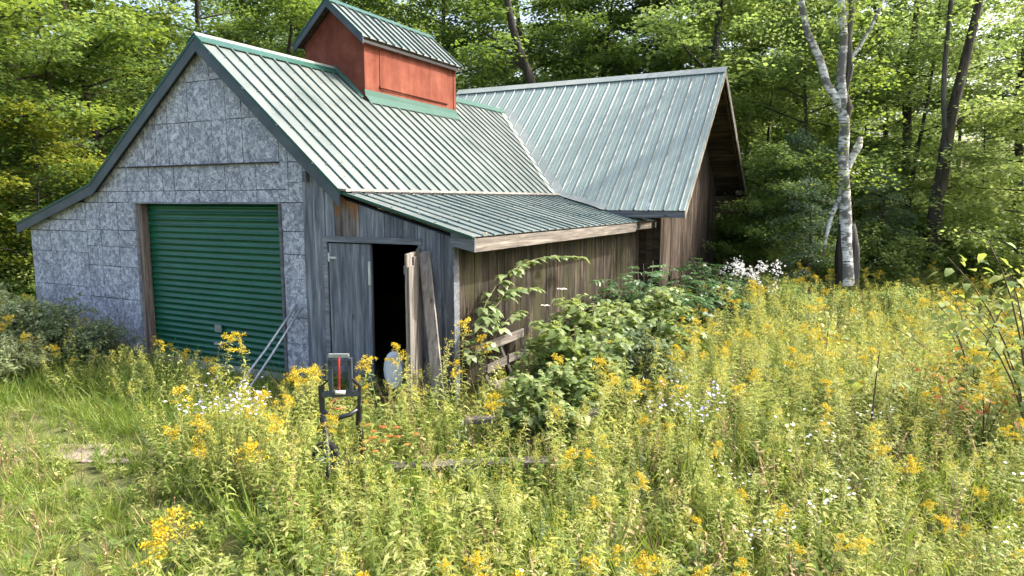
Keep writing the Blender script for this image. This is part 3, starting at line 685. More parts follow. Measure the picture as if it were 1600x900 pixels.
for sgn in (1, -1):
    n_ = np.array((ncr[0] * sgn, 0, ncr[1]))
    for y0, y1 in ((CY0 - .16, 3.75), (3.75, 4.85), (4.85, CY1 + .13)):
        sheet('roof_sheet', lambda y, x, sgn=sgn: (CAX + sgn * (x - CAX), y, CAZ - (x - CAX) * cs + .012), n_, y0, y1 - .001, lambda w: (CAX, CX1 + .13), .235, .032, 'roof', cu, off=.0, rows=3, top=.012, foot=.006)
    P_ = np.array([(CAX, CY0 - .14, CAZ), (CAX + sgn * (CX1 + .11 - CAX), CY0 - .14, CAZ - (CX1 + .11 - CAX) * cs), (CAX + sgn * (CX1 + .11 - CAX), CY1 + .11, CAZ - (CX1 + .11 - CAX) * cs), (CAX, CY1 + .11, CAZ)]) - n_ * .012
    cpart('roof_deck', np.concatenate([P_ - n_ * .03, P_]), BF, 'dark_wood')
    xe = CX1 + .12 - CAX; a_ = [(CAX, CAZ - .12), (CAX + sgn * xe, CAZ - xe * cs - .12), (CAX + sgn * xe, CAZ - xe * cs + .01), (CAX, CAZ + .01)]
    V_, F_ = prism(a_, CY0 - .172, CY0 - .15); cpart('fascia_board', V_, F_, 'rake')
    a_ = [(CAX, CAZ + .0), (CAX + sgn * xe, CAZ - xe * cs + .0), (CAX + sgn * xe, CAZ - xe * cs + .04), (CAX, CAZ + .04)]
    V_, F_ = prism(a_, CY0 - .180, CY0 - .173); cpart('drip_edge', V_, F_, 'green_trim')
hx('fascia_board', (CX1 + .08, CY0 - .148, CE - .105), (CX1 + .10, CY1 + .11, CE - .055), 'black')
rc = ridge_cap('ridge_cap', (CAX, CY0 - .18, CAZ), (CAX, CY1 + .14, CAZ), cs, cs, .09, 'green_trim', lift=.045)
# cupola flashing
def zr(x): return AZ - (x - AX) * SR
V_ = [(CX1 + .006, CY0 - .02, 4.38), (CX1 + .006, CY1 + .02, 4.38), (CX1 + .006, CY1 + .02, 4.70), (CX1 + .006, CY0 - .02, 4.66)]
fb = CX1 + .09
P_ = [(CX1 + .016, CY0 - .03, zr(CX1) + .20), (CX1 + .016, 4.9, zr(CX1) + .18), (CX1 + .016, CY1 + .02, zr(CX1) + .17), (CX1 + .03, CY0 - .03, zr(CX1) + .10), (CX1 + .04, 4.9, zr(CX1) + .09), (CX1 + .03, CY1 + .02, zr(CX1) + .09), (fb, CY0 + .05, zr(fb) + .045), (fb, 4.9, zr(fb) + .045), (fb, CY1 + .06, zr(fb) + .045)]
Q = [(0, 3, 4, 1), (1, 4, 5, 2), (3, 6, 7, 4), (4, 7, 8, 5)]
P2 = [(a_ - .005, b_, c_ - .006) for a_, b_, c_ in P_]
part('flashing', P_ + P2, Q + [tuple(i_ + 9 for i_ in f[::-1]) for f in Q], M['teal'], cu)
P_ = [(AX - .05, CY0 - .014, zr(AX) + .12), (CX1 + .02, CY0 - .014, zr(CX1) + .13), (CX1 + .02, CY0 - .014, zr(CX1) + .0), (AX - .05, CY0 - .014, zr(AX) - .05)]
P_ = [(AX, CY0 - .006, AZ + .10), (CX1, CY0 - .006, zr(CX1) + .09), (CX1, CY0 - .09, zr(CX1) + .045), (AX, CY0 - .09, AZ + .045)]
part('flashing', P_ + [(a_, b_, c_ - .006) for a_, b_, c_ in P_], [(0, 3, 2, 1), (4, 5, 6, 7)], M['teal'], cu)
# bent sheet ends on the wing's eave
for q, x in enumerate((1.62 + .68, 3.0, 3.33)):
    part('bent_closure', [(x, Y2E - .012, Z2E + .0), (x + .05, Y2E - .03, Z2E + .02), (x + .07, Y2E + .12, Z2E + .17), (x + .01, Y2E + .12, Z2E + .16)], [(0, 1, 2, 3)], M['alu'], shed)

# ------------------------------------------------------------------ loose things
def local_thing(name, label, cat, loc, group=None): return empty(name, loc, label, cat, group)
def tubepart(name, P_, r, m, parent, n=7):
    V_, F_ = tube(P_, r, n); return part(name, V_, F_, m, parent, smooth=True)
def solo(name, V_, F_, m, loc, label, cat, group=None, smooth=False):
    o = obj(name, mesh(name, np.asarray(V_, float) - np.array(loc), F_, m, smooth), None, loc); return prop(o, label, cat, group)
V_, F_ = tube([(.10, -.95, 0), (.22, -.5, .55), (.35, -.03, 1.16)], .018); solo('metal_pipe', V_, F_, M['pipe'], (.1, -.95, 0), 'thin grey pipe leaning on the strand board beside the roller door, right one of two', 'pipe', smooth=True)
V_, F_ = tube([(-.05, -1.05, 0), (.1, -.5, .6), (.26, -.03, 1.20)], .018); solo('metal_pipe', V_, F_, M['pipe'], (-.05, -1.05, 0), 'thin grey pipe leaning beside the roller door, left one of the crossing pair', 'pipe', smooth=True)
A_, B_ = np.array([2.93, -.42, 0.02]), np.array([2.47, -.06, 2.02]); d_ = norm(B_ - A_); s_ = norm(np.cross(d_, (0.2, -1, 0))); t_ = np.cross(s_, d_)
V_ = [q + s_ * .07 * a_ + t_ * .018 * b_ for q in (A_, B_) for a_, b_ in ((-1, -1), (1, -1), (1, 1), (-1, 1))]
solo('leaning_plank', V_, BF, M['pale_wood_z'], (2.93, -.42, 0), 'long grey plank leaning against the wall right of the open doorway', 'plank')
A_, B_ = np.array([3.85, 11.3, .1]), np.array([3.37, 10.25, 1.22]); V_, F_ = tube([A_, B_], .025); solo('leaning_pole', V_, F_, M['pale_wood_z'], tuple(A_), 'pale pole leaning on the far brown gable wall', 'pole', smooth=True)
# pale round lid hanging on the open leaf
t = np.linspace(0, 2 * pi, 20, endpoint=False); c0 = np.array([2.50, -.60, .58])
u_ = norm(np.array([.93, .36, 0])); V_ = [c0 + u_ * .13 * cos(a_) + np.array([0, 0, .24]) * sin(a_) for a_ in t] + [c0 + u_ * .10 * cos(a_) + np.array([0, 0, .205]) * sin(a_) + (.03, -.04, 0) for a_ in t] + [c0 + (.03, -.04, 0)]
F_ = [(i_, (i_ + 1) % 20, 20 + (i_ + 1) % 20, 20 + i_) for i_ in range(20)] + [(20 + i_, 20 + (i_ + 1) % 20, 40) for i_ in range(20)]
c1 = c0 - u_ * .04
V_ = [v - u_ * .16 + np.array([-.02, .12, .02]) for v in V_]
solo('round_lid', V_, F_, M['white_pl'], (2.5, -.6, .3), 'dull white round plastic lid half hidden behind the open door leaf', 'lid')
# pallet
pal = local_thing('wooden_pallet', 'tilted broken wooden pallet leaning on the brown side wall', 'pallet', (3.05, .9, 0))
def pl(y, z): return np.array([2.97 + .22 * (1 - z / .9), y, z])
ang = math.tan(radians(9))
for y0, z0, y1, z1, w in ((.26, .75, 1.62, .76, .12), (.44, .48, .98, .49, .11), (1.04, .50, 1.58, .49, .11), (.52, .23, 1.82, .21, .12)):
    bar('slat', pl(y0, z0), pl(y1, z1), .022, w, M['pale_wood_y'], pal)
for y0, z0, y1, z1 in ((.28, .78, .58, .12), (.94, .78, 1.18, .14), (1.56, .78, 1.76, .14)):
    bar('stringer', pl(y0, z0) - (.05, 0, 0), pl(y1, z1) - (.05, 0, 0), .03, .035, M['pale_wood_z'], pal)
# boards lying in the weeds
for nm, A_, B_, w, h, lab in (('fallen_board', (3.40, -2.1, .13), (4.78, -1.38, .19), .16, .05, 'long pale board lying in the goldenrod, the nearest and longest of the fallen boards'),
                              ('fallen_board', (3.62, -.98, .30), (4.25, -.70, .34), .14, .05, 'short grey board lying below the broadleaf shrub'),
                              ('fallen_board', (4.35, -1.05, .18), (4.95, -.5, .46), .10, .05, 'short brown board tilted up at the foot of the broadleaf shrub')):
    A_, B_ = np.array(A_), np.array(B_); d_ = norm(B_ - A_); s_ = norm(np.cross(d_, (0, 0, 1))); t_ = np.cross(s_, d_)
    V_ = [q + s_ * w / 2 * a_ + t_ * h / 2 * b_ for q in (A_, B_) for a_, b_ in ((-1, -1), (1, -1), (1, 1), (-1, 1))]
    solo(nm, V_, BF, M['pale_wood_y'], tuple(A_), lab, 'board')
# plank bench left of the shed
b0 = at(28, 18.5); be = local_thing('plank_bench', 'small grey plank bench beyond the left corner of the shed', 'bench', tuple(b0))
bar('seat', b0 + (-.9, -.3, .62), b0 + (.9, .5, .62), .35, .07, M['pale_wood_y'], be)
for s_ in (-.7, .7): bar('leg', b0 + (s_, s_ * .44, 0), b0 + (s_, s_ * .44, .58), .08, .3, M['pale_wood_z'], be, up=(0, 1, 0))

# steel hitch frame standing in the goldenrod, x axis = RT (photo right), z up
hb = np.array([3.05, -2.28, 0.]); hf = local_thing('hitch_frame', 'dark steel implement frame with red strut standing in the goldenrod', 'implement frame', tuple(hb))
r_ = RT; f_ = fwh
def hp(a_, b_, z): return hb + r_ * a_ + f_ * b_ + np.array([0, 0, z])
k = 6.25 / 1067                     # metres per photo pixel at its distance
def hq(px, py, b_=0.): return hp((px - 531) * k, b_, 1.235 - (py - 565) * k * 1.03)
def hbar(name, A_, B_, w, t, m, up=None): return bar(name, A_, B_, w, t, M[m], hf, up=-f_ if up is None else up)
hbar('upright', hq(516, 572), hq(516, 626), .030, .05, 'navy'); hbar('upright', hq(548, 572), hq(548, 626), .030, .05, 'navy')
hbar('top_plate', hq(514, 568), hq(546, 568), .032, .04, 'pipe'); hbar('top_bar', hq(514, 579.5), hq(548, 579.5), .05, .05, 'navy')
hbar('crossbar', hq(502, 629), hq(562, 628), .045, .055, 'navy')
hbar('diagonal_brace', hq(513, 606), hq(500, 618), .02, .03, 'black'); hbar('diagonal_brace', hq(549, 604), hq(562, 616), .02, .03, 'black')
tubepart('strut', [hq(531, 570, -.03), hq(530, 625, -.03)], .013, M['redsteel'], hf); tubepart('strut_foot', [hq(525, 625, -.04), hq(540, 625, -.04)], .022, M['alu'], hf)
tubepart('cable_loop', [hq(529, 632, -.05), hq(518, 640, -.07), hq(519, 647, -.09), hq(531, 648, -.1), hq(542, 646, -.08)], .007, M['copper'], hf)
hbar('side_arm', hq(500, 616), hq(501, 674), .045, .04, 'black'); hbar('side_arm', hq(562, 616), hq(560, 652), .03, .04, 'black')
tubepart('lower_arm', [hq(501, 660), hq(510, 690, -.1), hq(519, 728, -.25), hq(523, 764, -.35)], [.024, .026, .024, .02], M['black'], hf)
tubepart('lower_arm', [hq(500, 664), hq(497, 690, .1), hq(499, 720, .15), hq(502, 758, .15)], [.028, .026, .025, .025], M['black'], hf)
tubepart('lower_arm', [hq(560, 650), hq(556, 680, .05), hq(558, 700, .1), hq(562, 748, .1)], [.03, .028, .028, .025], M['black'], hf)
tubepart('curved_strap', [hq(502, 656), hq(516, 662, -.05), hq(531, 663, -.08), hq(546, 660, -.05), hq(560, 652)], [.022, .018, .022, .022, .02], M['black'], hf)
tubepart('drawbar', [hq(502, 752, .1), hq(563, 745, .1)], .03, M['black'], hf)
hbar('blue_cap', hq(492, 733, -.05), hq(508, 732, -.05), .035, .05, 'blue')
t = np.linspace(0, 2 * pi, 17)
ty = [hp(-.16 + .10 * cos(a_), .02, .19 + .16 * sin(a_)) for a_ in t]; tubepart('tyre', ty, .045, M['rubber'], hf)
tubepart('wheel_hub', [hp(-.16, -.03, .19), hp(-.16, .05, .19)], .07, M['pipe'], hf, 10)

# ------------------------------------------------------------------ plants
UP = np.array([0, 0, 1.])
def goldenrod(h, seed, kind):
    """returns foliage mesh, flower mesh (or None)"""
    rs = np.random.default_rng(seed); a = Acc(); lean = rs.uniform(-.12, .12, 2)
    def st(t): t = np.asarray(t)[..., None]; return np.concatenate([lean[0] * t ** 2 * h, lean[1] * t ** 2 * h, t * h * np.ones_like(t)], -1)
    a.add(*tube(st(np.linspace(0, 1, 5)), [.005, .0045, .004, .003, .002], 3)[:2], lv=np.full(16, .45))
    n = int(42 * h / .9); t = np.linspace(.14, .97, n); B = st(t); ph = np.arange(n) * 2.4 + rs.uniform(-.3, .3, n)
    D = np.stack([np.cos(ph), np.sin(ph), rs.uniform(.25, .8, n)], 1)
    ln = (.15 - .085 * t ** 1.5) * rs.uniform(.75, 1.2, n)
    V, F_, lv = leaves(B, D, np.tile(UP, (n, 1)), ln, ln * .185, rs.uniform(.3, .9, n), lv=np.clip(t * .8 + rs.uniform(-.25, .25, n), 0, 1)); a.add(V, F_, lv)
    # shoots near the top
    ns = 10; ts = rs.uniform(.72, .98, ns); Bs = st(ts)
    for q in range(ns):
        phq = rs.uniform(0, 6.28); d = np.array([cos(phq), sin(phq), 1.2]); ll = rs.uniform(.04, .1)
        k = 4; tt = np.linspace(.2, 1, k); B2 = Bs[q] + norm(d) * ll * tt[:, None]; p2 = rs.uniform(0, 6.28, k)
        V, F_, lv = leaves(B2, np.stack([np.cos(p2), np.sin(p2), np.full(k, .8)], 1), np.tile(UP, (k, 1)), .035, .008, .3, lv=rs.uniform(.6, 1, k)); a.add(V, F_, lv)
    fo = a.mesh('goldenrod', L['gold'])
    fl = None
    if kind:
        f = Acc(); nb = rs.integers(9, 14); top = h; full = kind == 2
        for q in range(nb):
            tb = rs.uniform(.80, 1.0); P0 = st(tb); phq = rs.uniform(0, 6.28); out = (.05 + .10 * (1 - tb) / .2) * rs.uniform(.8, 1.3)
            tt = np.linspace(0, 1, 5); P_ = P0 + np.stack([cos(phq) * out * tt, sin(phq) * out * tt, .085 * (1.5 * tt - 1.1 * tt ** 2) * rs.uniform(.7, 1.5)], 1)
            k = 34 if full else 16; u = rs.uniform(.1, 1, k); Pf = np.stack([np.interp(u, tt, P_[:, c]) for c in range(3)], 1) + rs.normal(0, .009, (k, 3)) + (0, 0, .006)
            dd = norm(rs.normal(0, 1, (k, 3)) + (0, 0, .8)); sz = .0155 if full else .012
            V, F_, lv = quads(Pf, dd, rs.normal(0, 1, (k, 3)), sz * rs.uniform(.7, 1.3, k), sz * .8, lv=rs.random(k)); f.add(V, F_, lv)
        fl = f.mesh('flower_head', L['gold_flower'] if full else L['bud'])
    return fo, fl
GR = [goldenrod(h, s, 2) for h, s in ((1.10, 1), (.95, 2), (1.2, 3), (.85, 4), (1.02, 5))]
GB = [goldenrod(h, s, 1) for h, s in ((1.0, 11), (.85, 12), (1.12, 13))]
GG = [goldenrod(h, s, 0) for h, s in ((.85, 21), (.7, 22), (1.0, 23), (.5, 24))]
def tuft(seed, nb, h, mat, w=.007, spread=.09):
    rs = np.random.default_rng(seed); a = Acc(); ph = rs.uniform(0, 6.28, nb); hh = h * rs.uniform(.5, 1.15, nb)
    B = np.stack([np.cos(ph), np.sin(ph), np.zeros(nb)], 1) * (spread * rs.random(nb))[:, None]
    D = np.stack([np.cos(ph) * .45, np.sin(ph) * .45, np.ones(nb)], 1); D += rs.normal(0, .15, (nb, 3))
    V, F_, lv = leaves(B, D, rs.normal(0, 1, (nb, 3)), hh, w * rs.uniform(.7, 1.4, nb), rs.uniform(.1, .5, nb), lv=rs.random(nb)); a.add(V, F_, lv)
    return a.mesh('grass_tuft', L[mat])
def forb(seed, h, mat, nl, ll, wr, name='low_forb'):
    rs = np.random.default_rng(seed); a = Acc(); ns = 4
    for s_ in range(ns):
        ph = rs.uniform(0, 6.28); d = np.array([cos(ph) * .3, sin(ph) * .3, 1.]) * h * rs.uniform(.6, 1.1)
        a.add(*tube(np.array([[0, 0, 0], d * .5, d]), [.004, .003, .002], 3)[:2], lv=np.full(10, .3))
        k = nl; t = rs.uniform(.1, 1, k); p2 = rs.uniform(0, 6.28, k); l_ = ll * rs.uniform(.6, 1.2, k)
        V, F_, lv = leaves(d * t[:, None], np.stack([np.cos(p2), np.sin(p2), rs.uniform(-.1, .7, k)], 1), np.tile(UP, (k, 1)), l_, l_ * wr, rs.uniform(.1, .6, k), lv=rs.random(k)); a.add(V, F_, lv)
    return a.mesh(name, L[mat])
def aster(seed, h, nf, mat, sz=.028):
    rs = np.random.default_rng(seed); a = Acc(); f = Acc()
    for s_ in range(5):
        ph = rs.uniform(0, 6.28); d = np.array([cos(ph) * .25, sin(ph) * .25, 1.]) * h * rs.uniform(.8, 1.05)
        a.add(*tube(np.array([[0, 0, 0], d * .5, d]), [.004, .003, .002], 3)[:2], lv=np.full(10, .3))
        k = 16; t = rs.uniform(.2, 1, k); p2 = rs.uniform(0, 6.28, k)
        V, F_, lv = leaves(d * t[:, None], np.stack([np.cos(p2), np.sin(p2), rs.uniform(.1, .9, k)], 1), np.tile(UP, (k, 1)), .05, .009, .3, lv=rs.random(k)); a.add(V, F_, lv)
        for q in range(nf // 5):
            c = d + rs.normal(0, 1, 3) * (.06, .06, .04); m_ = 7; p3 = np.arange(m_) * 2 * pi / m_; ti = norm(np.array([rs.normal(0, .4), rs.normal(0, .4), 1.]))
            e1 = norm(np.cross(ti, (1, 0, .1))); e2 = np.cross(ti, e1); D = np.cos(p3)[:, None] * e1 + np.sin(p3)[:, None] * e2
            V, F_, lv = quads(np.tile(c, (m_, 1)), D, np.tile(ti, (m_, 1)), sz * .5, sz * .22); f.add(V, F_, lv)
    return a.mesh('aster', L['gold']), f.mesh('flower_head', L[mat])

def pobj(name, me, fl=None):                       # prototype kept out of the scene collection, for geometry-node scatter
    if fl is None: return bpy.data.objects.new(name, me)
    V1 = np.empty(len(me.vertices) * 3); me.vertices.foreach_get('co', V1); V2 = np.empty(len(fl.vertices) * 3); fl.vertices.foreach_get('co', V2)
    def fc(m_):
        n_ = len(m_.polygons); ls = np.empty(n_, int); lt = np.empty(n_, int); vi = np.empty(len(m_.loops), int)
        m_.polygons.foreach_get('loop_start', ls); m_.polygons.foreach_get('loop_total', lt); m_.loops.foreach_get('vertex_index', vi)
        return [tuple(vi[a_:a_ + b_]) for a_, b_ in zip(ls, lt)]
    def lvv(m_): q = np.empty(len(m_.vertices), dtype=np.float32); m_.attributes['lv'].data.foreach_get('value', q); return q
    f1 = fc(me); off = len(me.vertices); f2 = [tuple(i_ + off for i_ in f) for f in fc(fl)]
    mm = mesh(name, np.concatenate([V1, V2]).reshape(-1, 3), f1 + f2, [me.materials[0], fl.materials[0]], lv=np.concatenate([lvv(me), lvv(fl)]), mi=[0] * len(f1) + [1] * len(f2))
    return bpy.data.objects.new(name, mm)
def scatter(name, protos, P, rz, sc, idx, tilt=None, kind='stuff', label=None, cat=None):
    c = bpy.data.collections.new(name + '_kinds')
    for q, o in enumerate(protos): o.name = '%s_kind_%02d' % (name, q); c.objects.link(o)
    me = bpy.data.meshes.new(name); me.vertices.add(len(P)); me.vertices.foreach_set('co', np.asarray(P, float).ravel())
    rot = np.zeros((len(P), 3)); rot[:, 2] = rz
    if tilt is not None: rot[:, :2] = tilt
    a = me.attributes.new('rot', 'FLOAT_VECTOR', 'POINT'); a.data.foreach_set('vector', rot.ravel().astype(np.float32))
    a = me.attributes.new('scl', 'FLOAT', 'POINT'); a.data.foreach_set('value', np.asarray(sc, dtype=np.float32))
    a = me.attributes.new('idx', 'INT', 'POINT'); a.data.foreach_set('value', np.asarray(idx, dtype=np.int32))
    o = obj(name, me); prop(o, label, cat, None, kind)
    g = bpy.data.node_groups.new(name, 'GeometryNodeTree')
    g.interface.new_socket('Geometry', in_out='INPUT', socket_type='NodeSocketGeometry'); g.interface.new_socket('Geometry', in_out='OUTPUT', socket_type='NodeSocketGeometry')
    gi = g.nodes.new('NodeGroupInput'); go = g.nodes.new('NodeGroupOutput'); ip = g.nodes.new('GeometryNodeInstanceOnPoints'); ci = g.nodes.new('GeometryNodeCollectionInfo')
    ci.inputs['Collection'].default_value = c; ci.inputs['Separate Children'].default_value = True; ci.inputs['Reset Children'].default_value = True
    def na(nm, dt): q = g.nodes.new('GeometryNodeInputNamedAttribute'); q.data_type = dt; q.inputs['Name'].default_value = nm; return [s for s in q.outputs if s.enabled and s.name == 'Attribute'][0]
    g.links.new(gi.outputs[0], ip.inputs['Points']); g.links.new(ci.outputs[0], ip.inputs['Instance']); ip.inputs['Pick Instance'].default_value = True
    g.links.new(na('idx', 'INT'), ip.inputs['Instance Index']); g.links.new(na('scl', 'FLOAT'), ip.inputs['Scale'])
    er = g.nodes.new('FunctionNodeEulerToRotation'); g.links.new(na('rot', 'FLOAT_VECTOR'), er.inputs[0]); g.links.new(er.outputs[0], ip.inputs['Rotation'])
    g.links.new(ip.outputs[0], go.inputs[0]); md = o.modifiers.new('scatter', 'NODES'); md.node_group = g
    return o
# where things may grow
def on_shed(x, y, pad=.0):
    return ((x > XL - pad) & (x < XW + .08 + pad) & (y > -.02 - pad) & (y < 9.2)) | ((x > X2L) & (x < XG + .1 + pad) & (y > YF - pad) & (y < YB + .1 + pad))
def tallness(x, y):                                # 0 in the trodden, short-grassed corner, 1 in the meadow
    s1 = (y + 2.75) - (x - .4) * (-1.25 / 3.3); s2 = (x - .35) * .9
    a = np.clip(s1 / .55, 0, 1) * np.clip(s2 / .5, 0, 1)
    b = np.clip((x - 4.0) / .8, 0, 1)
    c = .72 * ((y > -2.0) & (y < -.25) & (x < .3)) * np.clip((-x + .2) / .5, 0, 1)
    return np.maximum(np.maximum(a, b), c)
def cloud(n_, x0, x1, y0, y1):
    P = np.stack([rng.uniform(x0, x1, n_), rng.uniform(y0, y1, n_), np.zeros(n_)], 1); return P
def visible(P, z=.8, m=140):
    u, v, w = project(P + (0, 0, z)); return (w > 2.1) & (u > -m) & (u < 1600 + m) & (v < 1150) & (v > 250)
def patch(x, y, f=.55, s=0.): return .5 + .5 * np.sin(x * f * 2.1 + 1.3 * np.sin(y * f * 1.7 + s) + s) * np.cos(y * f * 2.3 + s * 2 + np.sin(x * f))
def clearz(P):                                     # things the weeds must leave in view
    x, y = P[:, 0], P[:, 1]; k = np.ones(len(P), bool)
    k &= ~((np.abs(x - 3.62) < .0) & (y < -9)); return k
P = cloud(30000, -9, 22, -7, 15); x, y = P[:, 0], P[:, 1]
dist = np.hypot(x - CAM[0], y - CAM[1])
T = tallness(x, y)
keep = ~on_shed(x, y, .10) & visible(P) & (rng.random(len(P)) < T * np.clip(1.15 - dist / 34, .4, 1) ) & (dist < 23)
u_, v_, w_ = project(P + (0, 0, 1.0)); ug, vg, wg = project(P)
# keep the implement frame and the doorway in sight: only short plants stand right in front of them
hd = (ug > 478) & (ug < 590) & (wg < 7.4)
P = P[keep]; hd = hd[keep]; x, y = P[:, 0], P[:, 1]; dist = dist[keep]; P[:, 2] = gz(x, y)
pf = .05 + .20 * patch(x, y, .45, .7) ** 2.5
# fewer blossoms in the near right of the meadow
pf = np.where(dist > 13, pf * .75, pf); pf = np.where(x < 2.6, pf + .05, pf)
r = rng.random(len(P)); typ = np.where(r < pf, 0, np.where(r < pf + .30, 1, 2))
sc = (.5 + .58 * rng.random(len(P)) ** .8) * (.80 + .2 * patch(x, y, .3, 2.)) * np.where((x > 5.2) & (y < .5), .80, 1.0); sc = np.where(x < 2.3, sc * .84, sc); sc = np.where(x < -.3, sc * 1.15, sc)
sc = np.where(hd, sc * .58, sc); typ = np.where(hd & (typ == 0), 2, typ)
up_, vp_, wp_ = project(P + np.stack([0 * sc, 0 * sc, sc * 1.05], 1)); pw = (up_ > 735) & (up_ < 830) & (vp_ < 610) & (y < 2.2); sc = np.where(pw, sc * .5, sc); typ = np.where(pw & (typ == 0), 2, typ)
bw = (up_ > 600) & (up_ < 870) & (vp_ < 765) & (wp_ < 6.6) & (wp_ > 5.0); sc = np.where(bw, sc * .55, sc)
po = (up_ > 370) & (up_ < 460) & (vp_ < 600) & (wp_ > 5); sc = np.where(po, sc * .7, sc)
sw = (x < 5.2) & (x > 2.9) & (y > .6); sc = np.where(sw, sc * .84, sc)
nearw = (y > -1.3) & (x < 2.9) & (x > -3.4); sc = np.where(nearw, sc * .70, sc)
rz = rng.uniform(0, 6.28, len(P)); tl = rng.normal(0, .15, (len(P), 2)) + .12 * np.stack([np.sin(P[:, 0] * 1.7 + P[:, 1]), np.cos(P[:, 1] * 1.9)], 1)
fi = np.where(typ == 0)[0]; fi = fi[np.argsort(dist[fi])]; uu, vv, ww = project(P + (0, 0, .8)); inv = [i_ for i_ in fi if -20 < uu[i_] < 1620 and vv[i_] < 940]
sel = inv[:280]; selset = set(sel); rest = np.array([i_ for i_ in fi if i_ not in selset])
def plant_thing(me, fl, loc, rz_, s_, tl_, name, label, cat, group):
    o = obj(name, me, None, loc); o.rotation_euler = (tl_[0], tl_[1], rz_); o.scale = (s_,) * 3; prop(o, label, cat, group)
    if fl: prop(obj('flower_head', fl, o), kind='stuff')
    return o
for i_ in sel:
    q = random.randrange(len(GR)); plant_thing(*GR[q], P[i_], rz[i_], sc[i_], tl[i_], 'goldenrod', 'yellow flowering goldenrod growing in the overgrown meadow before the shed', 'goldenrod', 'goldenrod flowering in the meadow')
named = [((.80, -1.75), 1.0, 0, 'goldenrod with broad yellow head in front of the left part of the roller door'), ((1.35, -1.85), .98, 2, 'tall goldenrod with golden head in front of the right half of the roller door'),
         ((2.62, -1.5), 1.0, 4, 'goldenrod rising just behind the steel implement frame'), ((3.05, -.12), 1.12, 0, 'goldenrod with bright yellow head at the shed corner beside the leaning plank'),
         ((3.22, .05), 1.02, 1, 'goldenrod at the left end of the tilted pallet'), ((2.9, -1.2), .92, 2, 'goldenrod standing before the dark open doorway'),
         ((1.9, -3.35), .80, 3, 'goldenrod bending over the bare path at the lower left'), ((1.65, -2.95), .95, 1, 'goldenrod with full yellow head nearest the grass before the roller door'), ((-5.7, -1.9), 1.5, 0, 'tall goldenrod before the left end of the strand board wall'), ((-6.5, -2.1), 1.4, 2, 'goldenrod past the left corner of the shed at the photo edge')]
for (x_, y_), s_, q, lab in named: plant_thing(*GR[q], (x_, y_, float(gz(x_, y_))), random.uniform(0, 6), s_, (random.uniform(-.05, .05), .05), 'goldenrod', lab, 'goldenrod', None)
scatter('goldenrod_field', [pobj('g', *g_) for g_ in GR], P[rest], rz[rest], sc[rest], rng.integers(0, len(GR), len(rest)), tl[rest])
TF = [(41, .75, 'gold', 16, .085, .42), (42, .6, 'sapm', 12, .10, .5), (43, .85, 'dry', 8, .06, .2), (44, .7, 'greyleaf', 22, .06, .35), (45, .8, 'gold', 20, .10, .25), (46, .95, 'sapm', 18, .09, .3), (47, .9, 'under', 20, .075, .45)]
o_ = np.where(typ > 0)[0]; protos = [pobj('g', *g_) for g_ in GB] + [bpy.data.objects.new('g', g_[0]) for g_ in GG] + [bpy.data.objects.new('g', forb(t_[0], t_[1], t_[2], t_[3], t_[4], t_[5])) for t_ in TF]
ii = np.where(typ[o_] == 1, rng.integers(0, len(GB), len(o_)), len(GB) + rng.integers(0, len(GG) + 7, len(o_)))
scatter('meadow_herbs', protos, P[o_], rz[o_], sc[o_], ii, tl[o_])
# understorey of the meadow: grass and forbs everywhere
Pg = cloud(80000, -14, 22, -7.5, 16); x, y = Pg[:, 0], Pg[:, 1]; T = tallness(x, y); ds = np.hypot(x - CAM[0], y - CAM[1])
bare = np.exp(-(((x - .1) * .35 + (y + 3.1) * .94) / .14) ** 2) * (x < 1.3) + .4 * (patch(x, y, 1.6, 3.) > .8) * (T < .3)
keep = ~on_shed(x, y, -.02) & visible(Pg, .2, 60) & (rng.random(len(Pg)) < np.clip(1.25 - ds / 22, .25, 1) * (1 - .45 * bare)) & ((T < .6) | (rng.random(len(Pg)) < .55))
Pg = Pg[keep]; x, y, T = x[keep], y[keep], T[keep]; Pg[:, 2] = gz(x, y)
shade = (y > -2.6) & (x < .6)
gp = [tuft(31, 26, .34, 'grass'), tuft(32, 30, .24, 'grass'), tuft(33, 22, .45, 'grass', .006), tuft(34, 12, .5, 'dry', .004), forb(35, .2, 'gold', 10, .07, .3), forb(36, .3, 'grass', 12, .06, .35), forb(37, .16, 'under', 9, .06, .55), forb(38, .4, 'dry', 5, .05, .3)]
pr = rng.random(len(Pg)); ii = np.digitize(pr, [.20, .38, .48, .53, .72, .84, .95])
ii = np.where(shade & (ii >= 3), rng.integers(0, 3, len(Pg)), ii)
s_ = rng.uniform(.6, 1.15, len(Pg)) * np.where(T > .5, 1.35, np.where(shade, 1.1, .85))
s_ = np.where((y > -.5) & (x < .1) & (x > -3.3), s_ * .7, s_)
scatter('grass', [bpy.data.objects.new('g', g_) for g_ in gp], Pg, rng.uniform(0, 6.28, len(Pg)), s_, ii, rng.normal(0, .12, (len(Pg), 2)))

